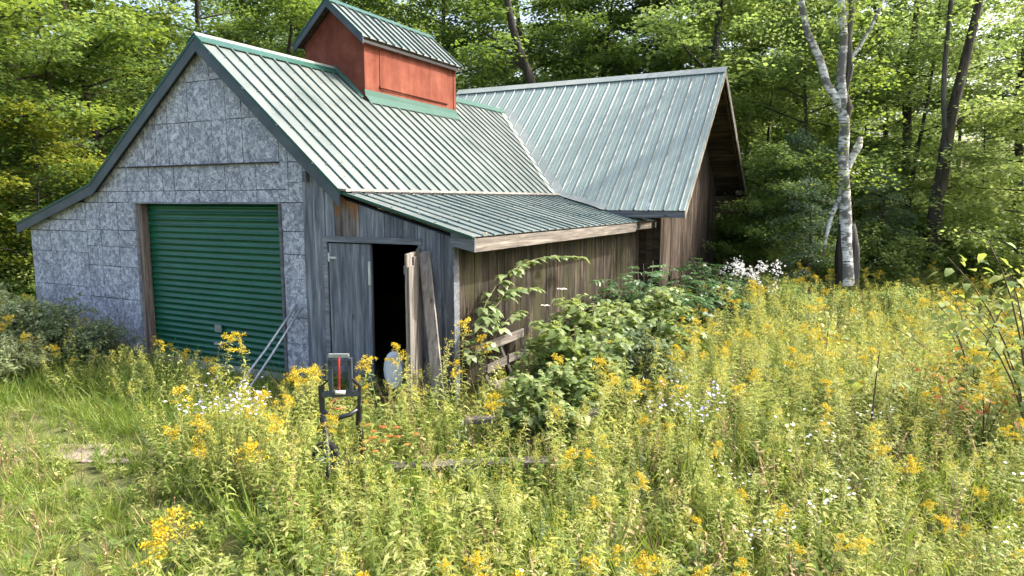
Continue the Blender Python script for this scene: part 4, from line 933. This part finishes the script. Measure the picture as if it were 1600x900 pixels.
# asters, umbels, rudbeckia
AS = [aster(51, .75, 30, 'lilac'), aster(52, .8, 40, 'white_fl'), aster(53, .5, 20, 'white_fl', .024)]
def plants_at(lst, m_, name, cat, labf, grp, hj=(.85, 1.15)):
    for q, (x_, y_) in enumerate(lst):
        plant_thing(*m_, (x_, y_, float(gz(x_, y_))), random.uniform(0, 6), random.uniform(*hj), (0, 0), name, labf, cat, grp)
plants_at([(2.30, -3.05), (2.42, -2.92), (2.18, -2.9), (2.5, -3.15)], AS[0], 'aster', 'aster', 'pale lilac aster in bloom among the goldenrod at the lower left', 'lilac asters at the lower left', (1.1, 1.3))
plants_at([(5.92, -1.05), (6.0, -.8), (6.05, -1.25)], AS[0], 'aster', 'aster', 'pale lilac aster clump right of the broadleaf shrub in the meadow', 'lilac asters in the middle of the meadow', (1.1, 1.3))
plants_at([(6.9, -2.4), (7.2, -2.0), (7.0, -.9), (8.4, -2.0), (6.0, -4.0), (6.6, -1.7), (8.6, -1.0), (7.5, .4)], AS[2], 'aster', 'aster', 'small white daisy-like aster in the right half of the meadow', 'small white asters in the meadow', (1.1, 1.4))
def umbel(seed, h):
    rs = np.random.default_rng(seed); a = Acc(); f = Acc(); a.add(*tube(np.array([[0, 0, 0], [.01, 0, h * .5], [.02, .01, h]]), [.006, .005, .003], 4)[:2], lv=np.full(13, .4))
    n_ = 40; r_ = .09 * np.sqrt(rs.random(n_)); ph = rs.uniform(0, 6.28, n_); B = np.stack([r_ * np.cos(ph) + .02, r_ * np.sin(ph), h + rs.uniform(-.006, .006, n_)], 1)
    V, F_, lv = quads(B, rdir(n_, -.1, .1), np.tile(UP, (n_, 1)), .03, .03); f.add(V, F_, lv)
    V, F_, lv = leaves(np.array([[0, 0, h * t_] for t_ in (.2, .4, .6)]), rdir(3, .2, .5), np.tile(UP, (3, 1)), .1, .03, .3); a.add(V, F_, lv)
    return a.mesh('umbel', L['gold']), f.mesh('flower_head', L['white_fl'])
um = umbel(1, 1.5)
for (x_, y_), s_, lab in (((3.30, 1.7), .78, 'flat white umbel flower in front of the brown side wall, lower left of the pair'), ((3.42, 2.0), .92, 'flat white umbel flower in front of the brown side wall, taller of the pair')):
    plant_thing(*um, (x_, y_, 0), 0, s_, (0, 0), 'wild_carrot', lab, 'wild carrot', None)
def rud(seed):
    a = Acc(); f = Acc(); rs = np.random.default_rng(seed)
    for q in range(5):
        d = np.array([rs.normal(0, .12), rs.normal(0, .12), rs.uniform(.5, .68)]); a.add(*tube(np.array([[0, 0, 0], d * .5, d]), [.004, .003, .002], 3)[:2], lv=np.full(10, .3))
        k = 6; t = rs.uniform(.1, .8, k); V, F_, lv = leaves(d * t[:, None], rdir(k, .1, .6), np.tile(UP, (k, 1)), .08, .02, .3); a.add(V, F_, lv)
        p3 = np.arange(9) * 2 * pi / 9; V, F_, lv = leaves(np.tile(d, (9, 1)), np.stack([np.cos(p3), np.sin(p3), np.full(9, .1)], 1), np.tile(UP, (9, 1)), .034, .014, .3); f.add(V, F_, lv)
    return a.mesh('rudbeckia', L['gold']), f.mesh('flower_head', L['orange'])
plants_at([(3.5, -2.35), (3.66, -2.4), (3.6, -2.2)], rud(5), 'rudbeckia', 'coneflower', 'orange red coneflower beside the implement frame', 'orange coneflowers by the implement frame', (1, 1.15))

# shrubs
def shrub(seed, w, h, nst, mat, ll, wr, per=9, comp=False, bush=1.0, stemmat='brown_stem'):
    rs = np.random.default_rng(seed); a = Acc(); s = Acc(); ends_ = []
    for q in range(nst):
        ph = rs.uniform(0, 6.28); rr = w * .5 * np.sqrt(rs.random()); top = np.array([cos(ph) * rr, sin(ph) * rr, h * (1 - .55 * (rr / (w * .5)) ** 2) * rs.uniform(.75, 1.05)])
        b = np.array([cos(ph) * rr * .3, sin(ph) * rr * .3, 0]); mid = (b + top) / 2 + (0, 0, h * .1)
        P_ = np.array([b, mid, top]); s.add(*tube(P_, [.012, .008, .004], 4)[:2])
        for t in rs.uniform(.15, 1.0, int(7 * bush)):
            c = b * (1 - t) ** 2 + mid * 2 * t * (1 - t) + top * t * t; p2 = rs.uniform(0, 6.28); d = np.array([cos(p2), sin(p2), rs.uniform(-.05, .5)]); ln = w * .17 * rs.uniform(.6, 1.3)
            if comp:
                k = per; tt = np.repeat(np.linspace(.25, 1, k // 2), 2); sd = np.tile([-1, 1], k // 2); sdv = norm(np.cross(d, UP))
                B = c + norm(d) * ln * tt[:, None]; B[:, 2] -= .25 * ln * tt ** 2; D = norm(d) * .6 + sdv * sd[:, None]
            else:
                k = per; tt = rs.uniform(.1, 1, k); B = c + norm(d) * ln * tt[:, None] + rs.normal(0, .03, (k, 3)); p3 = rs.uniform(0, 6.28, k); D = np.stack([np.cos(p3), np.sin(p3), rs.uniform(-.3, .4, k)], 1)
            k = len(B); l_ = ll * rs.uniform(.6, 1.2, k); nn = np.tile(UP, (k, 1)) + rs.normal(0, .35, (k, 3))
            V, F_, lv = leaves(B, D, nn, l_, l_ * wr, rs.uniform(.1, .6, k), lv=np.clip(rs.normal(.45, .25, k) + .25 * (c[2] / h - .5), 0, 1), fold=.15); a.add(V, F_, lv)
    return s.mesh('stems', M[stemmat], True), a.mesh('foliage', L[mat])
def shrub_thing(sm, loc, label, cat='shrub', name='shrub', s_=1, grp=None, rz_=0.):
    r_ = empty(name, loc, label, cat, grp); r_.scale = (s_,) * 3; r_.rotation_euler = (0, 0, rz_); obj('stems', sm[0], r_); prop(obj('foliage', sm[1], r_), kind='stuff'); return r_
BR = [shrub(61, 1.35, 1.2, 28, 'broad', .105, .72, 11, bush=1.5), shrub(62, 1.1, 1.0, 22, 'broad', .095, .7, 11, bush=1.5)]
EL = [shrub(63, 1.9, 1.4, 32, 'elder', .13, .36, 12, True, 1.7), shrub(64, 1.5, 1.3, 26, 'elder', .12, .38, 12, True, 1.7)]
GS = [shrub(65, 1.9, 1.25, 44, 'paleleaf', .07, .42, 22, bush=1.8), shrub(66, 1.6, .95, 36, 'paleleaf', .065, .4, 22, bush=1.8), shrub(67, 1.7, 1.1, 36, 'greyleaf', .07, .5, 20, bush=1.8)]
BR.append(shrub(69, 1.3, 1.15, 26, 'greyleaf', .085, .6, 11, bush=1.5))
for (x_, y_), q, s_, lab in (((4.32, .35), 0, 1.1, 'leafy broadleaf shrub just right of the tilted pallet'), ((4.45, -.6), 1, 1.0, 'low heart-leaved shrub in front of the pallet shrub, nearest the fallen boards'), ((3.95, 1.9), 0, 1.15, 'rounded broadleaf shrub against the middle of the brown side wall'),
                             ((4.75, 1.4), 2, 1.0, 'broadleaf shrub where the side wall greenery meets the open meadow'), ((4.3, 3.2), 0, 1.2, 'broadleaf shrub between the white umbels and the dark elder')):
    shrub_thing(BR[q], (x_, y_, 0), lab, rz_=random.uniform(0, 6), s_=s_)
shrub_thing(EL[0], (3.85, 4.9, 0), 'dark green elder-like shrub at the far end of the brown side wall', s_=1.15); shrub_thing(EL[1], (4.15, 8.6, 0), 'dark shrub in front of the brown gable wall below the leaning pole', s_=1.15, rz_=2.); shrub_thing(EL[1], (4.5, 6.4, 0), 'pale topped shrub between the elder and the gable wall', s_=1.05, rz_=1.)
for (x_, y_), q, s_, lab in (((-6.9, -1.3), 0, 1.2, 'large grey green bush at the left edge before the shed corner'), ((-5.4, -1.5), 0, 1.0, 'grey green bush in front of the left strand board wall'), ((-4.4, -1.0), 2, 1.1, 'dark leafy bush beneath the middle of the left strand board wall'),
                             ((-3.5, -.8), 2, .8, 'low bush beside the left jamb of the roller door'), ((-3.6, -1.9), 1, .85, 'pale low bush at the edge of the grass before the left wall'), ((-4.9, -2.3), 1, 1.0, 'pale grey green bush nearest the path at the left edge')):
    shrub_thing(GS[q], (x_, y_, 0), lab, rz_=random.uniform(0, 6), s_=s_)
wf = shrub(68, 1.5, 1.25, 22, 'broad', .06, .5, 12); r_ = shrub_thing(wf, tuple(at(1172, 14.2)), 'shrub topped with creamy white flowers beyond the gable wall')
n_ = 420; ph = rng.uniform(0, 6.28, n_); rr = .7 * np.sqrt(rng.random(n_)); ce = rng.integers(0, 24, n_); cc = np.stack([rng.uniform(-.6, .6, 24), rng.uniform(-.6, .6, 24), rng.uniform(.9, 1.35, 24)], 1)
B = cc[ce] + rng.normal(0, .05, (n_, 3)); f = Acc(); f.add(*quads(B, rdir(n_, -.2, .6), rdir(n_), .05, .045)); prop(obj('flower_cluster', f.mesh('flower_cluster', L['white_fl']), r_), kind='stuff')
# arching bramble by the pallet
bb = np.array([3.0, .35, 0.]); br = empty('raspberry_cane', tuple(bb), 'arching raspberry cane with pale green leaves above the pallet', 'bramble')
canes = [[(3.0, .35, 0), (3.02, .15, .8), (3.1, .35, 1.45), (3.12, 1.1, 1.78), (3.15, 2.2, 1.86), (3.18, 3.3, 1.72)], [(3.0, .35, 0), (3.05, .2, .7), (3.12, .5, 1.3), (3.2, 1.0, 1.5), (3.25, 1.5, 1.42)], [(3.0, .35, 0), (3.05, .0, .6), (3.15, .1, 1.05), (3.2, .3, 1.25)],
         [(3.05, .35, 0), (3.1, .25, .6), (3.15, .7, 1.05), (3.2, 1.1, 1.15)]]
s_ = Acc(); CL = []
for q, cpts in enumerate(canes):
    cp = np.array(cpts, float); t = np.linspace(0, 1, len(cp)); tt = np.linspace(0, 1, 14); P_ = np.stack([np.interp(tt, t, cp[:, c]) for c in range(3)], 1)
    for _ in range(2): P_[1:-1] = (P_[:-2] + P_[1:-1] * 2 + P_[2:]) / 4
    s_.add(*tube(P_ - bb, np.linspace(.009, .003, 14), 5)[:2])
    k = (38, 24, 20, 16)[q]; u = rng.uniform(.36, 1, k); u[:2] = 1; B = np.stack([np.interp(u, tt, P_[:, c]) for c in range(3)], 1)
    ph = rng.uniform(0, 6.28, k)
    for th in (-.9, 0, .9):
        D = np.stack([np.cos(ph + th), np.sin(ph + th), rng.uniform(-.25, .25, k)], 1); B2 = B + np.stack([np.cos(ph), np.sin(ph), np.zeros(k)], 1) * .05
        CL.append((B2 - bb, D, np.tile(UP, (k, 1)) + rng.normal(0, .2, (k, 3)), .14 * rng.uniform(.7, 1.15, k), np.full(k, .085)))
obj('stems', s_.mesh('stems', M['stem'], True), br); CANE = (br, CL)
# right-hand sapling with large leaves, and its reddening neighbour
LEAFM = {}
def leaf_parts(parent, B, D, Nn, ln, wd, drp, mat):      # each large leaf an object; five shared leaf meshes per material
    if mat not in LEAFM:
        LEAFM[mat] = []
        for q in range(5):
            V, F_, lv = leaves(np.zeros((1, 3)), np.array([[1., 0, 0]]), np.array([[0, 0, 1.]]), 1., .6, (.15, .3, .45, .25, .6)[q], lv=q / 4, fold=.18); LEAFM[mat].append(mesh('leaf', V, F_, L[mat], lv=lv))
    D = norm(D); Sd = norm(np.cross(D, Nn)); N2 = np.cross(Sd, D); Ym = -Sd
    for i_ in range(len(B)):
        o = bpy.data.objects.new('leaf', random.choice(LEAFM[mat])); COL.objects.link(o); o.parent = parent
        m4 = mathutils.Matrix(np.column_stack([D[i_] * ln[i_], Ym[i_] * wd[i_] / .6, N2[i_] * ln[i_], B[i_]]).tolist() + [[0, 0, 0, 1]]); o.matrix_local = m4
def sapling(seed, h, w, mat, ll, nst, nl, base, label, name, zmin=.35, wr=.62):
    rs = np.random.default_rng(seed); s_ = Acc(); LP = []
    for q in range(nst):
        ph = rs.uniform(0, 6.28); hh = h * rs.uniform(.6, 1.0); o_ = w * rs.uniform(.3, 1)
        t = np.linspace(0, 1, 7); P_ = np.stack([cos(ph) * o_ * t ** 1.6, sin(ph) * o_ * t ** 1.6, hh * (1.25 * t - .25 * t ** 2.5)], 1); s_.add(*tube(P_, np.linspace(.014, .004, 7), 5)[:2])
        u = rs.uniform(zmin, 1, nl); B = np.stack([np.interp(u, t, P_[:, c]) for c in range(3)], 1); p2 = rs.uniform(0, 6.28, nl); off = np.stack([np.cos(p2), np.sin(p2), rs.uniform(-.1, .4, nl)], 1) * rs.uniform(.03, .25, nl)[:, None]
        l_ = ll * rs.uniform(.6, 1.15, nl); LP.append((B + off, np.stack([np.cos(p2), np.sin(p2), rs.uniform(-.5, .2, nl)], 1), np.tile(UP, (nl, 1)) + rs.normal(0, .3, (nl, 3)), l_, l_ * wr))
    r_ = empty(name, tuple(base), label, 'sapling'); obj('stems', s_.mesh('stems', M['brown_stem'], True), r_); 
    for lp in LP: leaf_parts(r_, *lp, 0, mat)
L['sap'] = leaf('large_sapling_leaf', (.08, .15, .04), (.17, .23, .07), (.32, .34, .10), (.42, .48, .08), .42, .6, .25)
L['cane'] = leaf('pale_cane_leaf', (.09, .15, .05), (.16, .22, .09), (.26, .31, .15), (.35, .42, .08), .35, .45, .5)
for lp in CANE[1]: leaf_parts(CANE[0], *lp, 0, 'cane')
sapling(71, 2.4, .9, 'sap', .12, 10, 30, at(1640, 6.6), 'broad-leaved sapling reaching in from the right edge of the meadow', 'sapling')
sapling(72, 1.5, 1.1, 'sap', .115, 13, 23, at(1540, 8.4), 'lower broad-leaved sapling behind the reddening leaves at the right', 'sapling')
sapling(73, 1.7, 1.1, 'sap', .115, 13, 23, at(1620, 10), 'broad-leaved sapling at the right edge, behind the other two', 'sapling')
sapling(74, 1.05, .35, 'orange', .09, 4, 12, at(1478, 8.0), 'small sapling with orange red leaves at the right', 'sapling', zmin=.8)
sapling(75, 1.0, .5, 'orange', .085, 4, 10, at(1565, 6.6), 'low sapling with pinkish orange leaves under the right sapling', 'sapling', zmin=.8)
sapling(76, 1.2, .12, 'sap', .15, 1, 14, at(1380, 6.6), 'single pale milkweed-like stalk with broad leaves in the right meadow', 'milkweed', zmin=.5, wr=.4)
sapling(77, 1.15, .2, 'under', .08, 3, 22, at(1300, 9.5), 'slender leafy seedling in the middle of the right meadow', 'sapling', zmin=.3)

# ------------------------------------------------------------------ trees
def tree(seed, H, R, cb, nl, sprays, leaf_n, lsize, tr=.16, flat=.35, sr=.62, droop=.0, bend=.0, trunk_bend=None):
    rs = np.random.default_rng(seed); s = Acc(); a = Acc()
    t = np.linspace(0, 1, 9); tb = rs.normal(0, 1, 2) * bend * H
    P_ = np.stack([tb[0] * t ** 2 + .12 * np.sin(t * 7 + seed), tb[1] * t ** 2 + .12 * np.cos(t * 6 + seed), H * t], 1); P_[0] = 0
    s.add(*tube(P_, tr * (1 - .82 * t) * (1 + .5 * np.exp(-t * 22)), 9)[:2]); cents = []
    for q in range(nl):
        f = cb + (1 - cb) * (q + rs.random()) / nl * .96; c = np.array([np.interp(f, t, P_[:, k]) for k in range(3)]); ph = q * 2.4 + rs.uniform(-.5, .5)
        prof = math.sin(pi * min(1, .22 + .78 * (f - cb) / (1 - cb))) ** .7; ln = R * max(.25, prof) * rs.uniform(.75, 1.15); rise = rs.uniform(.05, .55) * (1 - droop)
        tt = np.linspace(0, 1, 5); Q_ = c + np.stack([cos(ph) * ln * tt, sin(ph) * ln * tt, ln * rise * (tt - .35 * tt ** 2) - droop * ln * tt ** 2], 1); Q_[1:, :2] += rs.normal(0, .08, (4, 2))
        r0 = max(.014, tr * .36 * (1 - f) + .014); s.add(*tube(Q_, r0 * (1 - .8 * tt), 5)[:2])
        for w in range(sprays):
            u = rs.uniform(.22, 1.05); b = np.array([np.interp(u, tt, Q_[:, k]) for k in range(3)]); off = rs.normal(0, 1, 3) * (.30, .30, .12) * (R * .28); cents.append(b + off)
            if rs.random() < .35: s.add(*tube(np.array([b, b + off * .55, b + off]), [.012, .009, .004], 3)[:2])
    C_ = np.array(cents); n_ = len(C_); k = leaf_n
    sz = sr * rs.uniform(.6, 1.3, n_); cc = np.repeat(C_, k, 0); ss = np.repeat(sz, k)
    r_ = np.sqrt(rs.random(n_ * k)) * ss; ph = rs.uniform(0, 6.28, n_ * k); tilt = np.repeat(rs.normal(0, .18, (n_, 2)), k, 0)
    off = np.stack([r_ * np.cos(ph), r_ * np.sin(ph), rs.normal(0, .09, n_ * k) * ss / sr], 1); off[:, 2] += off[:, 0] * tilt[:, 0] + off[:, 1] * tilt[:, 1] - .22 * r_ ** 2 / ss
    D = np.stack([np.cos(ph + rs.normal(0, .9, n_ * k)), np.sin(ph + rs.normal(0, .9, n_ * k)), rs.normal(-.15, .3, n_ * k)], 1)
    nn = np.tile(UP, (n_ * k, 1)) + rs.normal(0, flat, (n_ * k, 3))
    lvc = np.repeat(np.clip(rs.normal(.42, .2, n_), 0, 1), k); lv = np.clip(lvc + rs.normal(0, .14, n_ * k), 0, 1); l_ = lsize * rs.uniform(.65, 1.2, n_ * k)
    a.add(*quads(cc + off, D, nn, l_, l_ * .78, lv)[:2], lv=np.repeat(lv, 4))
    return s.mesh('trunk', M['bark'], True), a.mesh('crown', L['maple_d'])
TR = [tree(101, 13, 4.2, .14, 26, 13, 84, .145, .17, sr=.72), tree(102, 12, 3.6, .10, 24, 13, 84, .145, .14, bend=.08, sr=.72), tree(103, 14, 4.4, .16, 26, 13, 84, .15, .19, bend=.05, sr=.75),
      tree(104, 10, 3.0, .08, 24, 10, 66, .125, .08, bend=.1, sr=.56), tree(105, 11, 3.2, .06, 26, 10, 66, .125, .075, bend=.06, sr=.56), tree(106, 5.5, 2.1, .04, 20, 9, 60, .11, .04, bend=.08, sr=.46)]
FT = tree(107, 8, 2.0, .03, 34, 6, 60, .10, .10, flat=.5, sr=.42, droop=.25)
CT = tree(108, 2.2, 1.3, .05, 13, 6, 26, .09, .025, sr=.32, bend=.1)
def tree_thing(q, px, D, s_, rz_, mat, label, name='maple_tree', cat='tree', bark='bark'):
    b = at(px, D); b[2] = float(gz(b[0], b[1])) - .05; tm = TR[q] if isinstance(q, int) else q
    r_ = empty(name, tuple(b), label, cat); r_.scale = (s_,) * 3; r_.rotation_euler = (0, 0, rz_)
    for nm, me, mt in (('trunk', tm[0], M[bark]), ('crown', tm[1], L[mat])):
        o = obj(nm, me, r_)
        o.material_slots[0].link = 'OBJECT'; o.material_slots[0].material = mt
    return r_
tree_thing(0, -60, 17, 1.0, 1.0, 'maple_m', 'large leafy maple at the left edge beside the shed corner')
tree_thing(5, 75, 17.0, .95, 4.0, 'maple_y', 'low yellowing maple beyond the left eave of the shed', cat='tree')
tree_thing(3, 120, 19, 1.0, 4.0, 'maple_b', 'young green maple behind the low yellowing one at the left')
tree_thing(1, 175, 20, 1.0, 2.0, 'maple_m', 'sunlit maple behind the left rake of the main roof')
tree_thing(0, 40, 24, 1.05, 3.4, 'maple_d', 'dark maple in the second row at the left edge')
tree_thing(2, 320, 27, 1.0, .3, 'maple_d', 'dark tree behind the peak of the front gable')
tree_thing(1, 430, 25, 1.0, 5.0, 'maple_d', 'dark green maple between the front gable peak and the cupola')
tree_thing(2, 560, 30, 1.1, 2.2, 'maple_m', 'maple directly behind the red cupola')
tree_thing(0, 700, 26, 1.0, 1.1, 'maple_d', 'dark maple just right of the cupola')
tree_thing(2, 830, 25.5, .95, 3.8, 'maple_d', 'dark spreading tree with showing limbs behind the wing roof')
tree_thing(1, 930, 25, .95, .4, 'maple_d', 'maple above the middle of the wing ridge')
tree_thing(0, 1050, 27, 1.0, 2.9, 'maple_d', 'maple above the right half of the wing ridge')
tree_thing(2, 1098, 25, 1.15, 1.6, 'maple_b', 'tall grey trunked tree behind the end of the wing ridge', bark='grey_bark')
tree_thing(4, 1185, 26, .95, 4.4, 'maple_b', 'slender bright maple right of the wing gable')
tree_thing(3, 1268, 21.5, 1.0, 2.5, 'maple_b', 'bright young maple just left of the birch')
tree_thing(4, 1240, 26, 1.1, .9, 'maple_d', 'dark slim tree behind the birch and the wing gable')
tree_thing(1, 1375, 23, .9, 3.0, 'maple_d', 'maple with dark tiered branches right of the birch')
tree_thing(4, 1330, 30, 1.1, 5.0, 'maple_b', 'thin maple deep in the wood behind the birch')
tree_thing(3, 1420, 19.5, 1.0, .2, 'maple_b', 'young maple between the birch and the dark leaning trunk')
tree_thing(4, 1480, 27, 1.1, 3.9, 'maple_b', 'thin tree in the back row beyond the leaning trunk')
tree_thing(3, 1585, 23, 1.0, 5.2, 'under', 'pale yellow green tree behind the right saplings')
tree_thing(4, 1690, 20, 1.0, 1.4, 'under', 'pale green tree at the right edge of the wood')
tree_thing(5, 1520, 18, 1.0, 1.0, 'under', 'small leafy tree at the foot of the leaning trunk')
tree_thing(5, 1620, 16, 1.0, 3.0, 'under', 'small leafy tree behind the rightmost saplings')
tree_thing(FT, 1238, 19, .6, 0., 'fir', 'low grey green fir beside the wing gable', 'fir_tree'); tree_thing(FT, 1262, 16.2, .42, 2., 'fir', 'small fir at the foot of the birch', 'fir_tree'); tree_thing(FT, 1375, 17.6, .45, 4., 'fir', 'small fir right of the birch base', 'fir_tree')
# birch
D0 = 15.5; bz = bear(1322, D0, 0.); bi = empty('birch_tree', tuple(bz), 'white birch with forked trunk and broken stub at the wood edge', 'birch')
cp_ = cos(PITCH); sp_ = sin(PITCH)
def bp(px, py, D=D0):
    d = fwh * cp_ - UP * sp_ ; d = d + RT * ((px - 800) / F) + (UP * cp_ + fwh * sp_) * ((450 - py) / F); h = d[0] * fwh[0] + d[1] * fwh[1]; return CAM + d * (D / h)
def limb(name, pts_, rad, mt): return tubepart(name, np.array([bp(*q) for q in pts_]), np.array(rad), mt, bi, 9)
limb('trunk', [(1322, 445), (1320, 380), (1321, 340), (1319, 290), (1317, 250), (1320, 200), (1317, 165), (1314, 120), (1319, 60), (1314, 0), (1320, -80), (1328, -200)], [.19, .155, .135, .12, .115, .11, .115, .095, .088, .08, .07, .05], M['birch'])
limb('limb', [(1316, 182), (1309, 158), (1292, 132), (1281, 92), (1262, 52), (1251, 0), (1236, -60)], [.085, .09, .085, .08, .07, .07, .05], M['birch'])
limb('broken_stub', [(1324, 262), (1333, 244), (1341, 228), (1345, 214)], [.08, .075, .09, .05], M['birch'])
limb('hanging_limb', [(1318, 300), (1308, 318), (1298, 340), (1291, 370), (1286, 400)], [.06, .055, .05, .04, .025], M['birch'])
limb('limb', [(1327, 95), (1345, 70), (1362, 40), (1380, 0), (1392, -40)], [.04, .04, .035, .03, .02], M['birch'])
limb('limb', [(1319, 150), (1328, 110), (1326, 60), (1331, 20), (1327, -60)], [.06, .07, .065, .06, .05], M['grey_bark'])
limb('bark_scar', [(1334, 448), (1336, 420), (1337, 390), (1333, 350)], [.11, .10, .09, .05], M['grey_bark'])
limb('bark_scar', [(1314, 445), (1313, 400), (1314, 350)], [.13, .12, .05], M['bark'])
limb('bark_scar', [(1321, 190), (1323, 170), (1321, 145)], [.06, .135, .05], M['bark'])
n_ = 5200; f = Acc(); _q = [bp(random.choice([random.uniform(1265, 1305), random.uniform(1335, 1380), random.uniform(1270, 1375)]), random.uniform(-20, 330)) + fwh * random.uniform(-1.2, .8) for _ in range(24)]
n_ = 1500; f0 = Acc(); _q = np.array(_q); f0.add(*quads(_q[rng.integers(0, 24, n_)] + rng.normal(0, .22, (n_, 3)) * (1, 1, .5) - bz, rdir(n_, -.5, .3), np.tile(UP, (n_, 1)) + rng.normal(0, .5, (n_, 3)), .09, .07)); prop(obj('leaf_sprays', f0.mesh('leaf_sprays', L['maple_m']), bi), kind='stuff')
n_ = 5200
cs_ = np.array([bp(random.choice([1251, 1321, 1390]) + random.uniform(-90, 110), random.uniform(-200, 30)) + fwh * random.uniform(-1, 2) for _ in range(65)]); ci_ = rng.integers(0, 65, n_)
f.add(*quads(cs_[ci_] + rng.normal(0, .3, (n_, 3)) - bz, rdir(n_, -.8, .4), rdir(n_), .09, .06)); obj('crown', f.mesh('crown', L['maple_b']), bi)
# dark leaning trunk
D0 = 17.5; lb = bear(1456, D0, 0); bi = empty('leaning_tree', tuple(lb), 'dark forked tree trunk leaning right in the wood beyond the meadow', 'tree')
def bpl(a_, b_): return bp(a_, b_, D0)
def limb2(name, pts_, rad, mt): return tubepart(name, np.array([bp(q[0], q[1], 17.5) for q in pts_]), np.array(rad), mt, bi, 8)
limb2('trunk', [(1453, 420), (1459, 370), (1466, 310), (1474, 260), (1482, 205), (1494, 150), (1507, 100), (1520, 45), (1535, -20), (1550, -90)], [.19, .16, .15, .15, .14, .12, .11, .10, .08, .05], M['bark'])
limb2('limb', [(1455, 400), (1457, 340), (1461, 290)], [.1, .11, .09], M['bark']); limb2('limb', [(1483, 205), (1500, 188), (1520, 172), (1535, 165)], [.06, .05, .035, .02], M['bark']); limb2('limb', [(1477, 200), (1474, 150), (1477, 90), (1486, 0), (1492, -60)], [.07, .06, .055, .05, .03], M['grey_bark'])
cs_ = np.array([bp(random.uniform(1440, 1600), random.uniform(-120, 190), 17.5) + fwh * random.uniform(-.5, 2.5) for _ in range(60)]); n_ = 4200; ci_ = rng.integers(0, 60, n_)
f = Acc(); f.add(*quads(cs_[ci_] + rng.normal(0, .34, (n_, 3)) * (1, 1, .4) - lb, rdir(n_, -.5, .3), np.tile(UP, (n_, 1)) + rng.normal(0, .5, (n_, 3)), .10, .075)); obj('crown', f.mesh('crown', L['maple_b']), bi)
# dark limbs that show behind the wing roof
D0 = 22.5; lb = bear(835, D0, 0); bi = empty('leaning_tree', tuple(lb), 'dark bare limbed tree leaning left above the wing ridge', 'tree')
tubepart('trunk', np.array([bp(*q, D0) for q in ((850, 330), (838, 150), (828, 120), (812, 80), (800, 40), (793, 0), (780, -60))]), np.array([.2, .17, .15, .14, .12, .1, .06]), M['bark'], bi, 8)
tubepart('limb', np.array([bp(*q, D0) for q in ((826, 115), (805, 95), (775, 62), (752, 50))]), np.array([.07, .06, .045, .02]), M['bark'], bi, 6)
for nm_, px_, D_, r_, lab in (('bare_trunk', 1406, 21, .17, 'short dark trunk standing between the birch and the leaning trunk'), ('bare_trunk', 1578, 20, .14, 'dark upright trunk near the right edge of the wood'), ('bare_trunk', 1160, 28, .13, 'grey trunk seen close to the right of the wing gable'), ('bare_trunk', 1212, 33, .14, 'distant grey trunk between gable and birch')):
    b = bear(px_, D_, 0); b[2] = float(gz(b[0], b[1])) - .1; V_, F_ = tube(np.array([b, b + (.1, 0, 3), b + (-.1, .1, 6), b + (.1, 0, 10)]), [r_, r_ * .85, r_ * .7, r_ * .4], 8); solo(nm_, V_, F_, M['bark'], tuple(b), lab, 'tree trunk', smooth=True)
# undergrowth at the wood's edge and in it
n_ = 1700; Pu = []
while len(Pu) < n_:
    px_ = rng.uniform(-150, 1780); D_ = rng.uniform(13.2, 34); b = at(px_, D_)
    if px_ > 1120 and D_ < 15.8 and rng.random() < .55: continue
    if D_ < 14 and px_ < 1120: continue
    if 1060 < px_ < 1205 and D_ < 23.5 and (D_ > 16.5 or px_ < 1120): continue
    if px_ <= 1120 and (b[0] > XL - 1.2 and b[1] < YB + 1.2 and b[0] < 4.5): continue
    if px_ < 130 and D_ < 15.5: continue
    Pu.append(b)
Pu = np.array(Pu); Pu[:, 2] = gz(Pu[:, 0], Pu[:, 1]) - .05
def oclone(me, mt): o = bpy.data.objects.new('u', me.copy()); o.data.materials[0] = mt; return o
pu = [oclone(TR[5][1], L['under']), oclone(TR[5][1], L['maple_b']), oclone(CT[1], L['under']), oclone(CT[1], L['maple_b']), oclone(CT[1], L['maple_d']), bpy.data.objects.new('u', BR[0][1]), bpy.data.objects.new('u', GS[0][1]), oclone(GS[2][1], L['under'])]
ku = 2 + rng.choice(6, n_, p=[.32, .2, .08, .14, .12, .14]); su = rng.uniform(.55, 1.15, n_); upx, _, uw_ = project(Pu); su = np.where(uw_ < 17, su * .42, su); big = (rng.random(n_) < .035) & (upx > 1190) & (uw_ > 18)
ku = np.where(big, rng.integers(0, 2, n_), ku); su = np.where(big, rng.uniform(.45, .95, n_), su)
scatter('forest_undergrowth', pu, Pu, rng.uniform(0, 6.28, n_), su, ku)
# the far wood
n_ = 100; pxs = np.linspace(-500, 2150, n_) + rng.uniform(-30, 30, n_); Ds = np.tile([36, 43, 52, 33], n_)[:n_] + rng.uniform(-3, 3, n_); Pf = np.array([at(a_, b_) for a_, b_ in zip(pxs, Ds)]); Pf[:, 2] = gz(Pf[:, 0], Pf[:, 1]) - .3
pf_ = []
for q in (0, 2, 4, 1): pf_ += [oclone(TR[q][1], L['maple_b' if q in (4, 2) else 'maple_d'])]
ks = rng.integers(0, 4, n_); kp = ~((pxs > 1430) & (pxs < 1700) & (np.arange(n_) % 3 > 0)); Pf, ks = Pf[kp], ks[kp]; n_ = len(Pf)
scatter('distant_woodland', pf_, Pf, rng.uniform(0, 6.28, n_), rng.uniform(.75, 1.15, n_), ks)
bpy.context.view_layer.update()
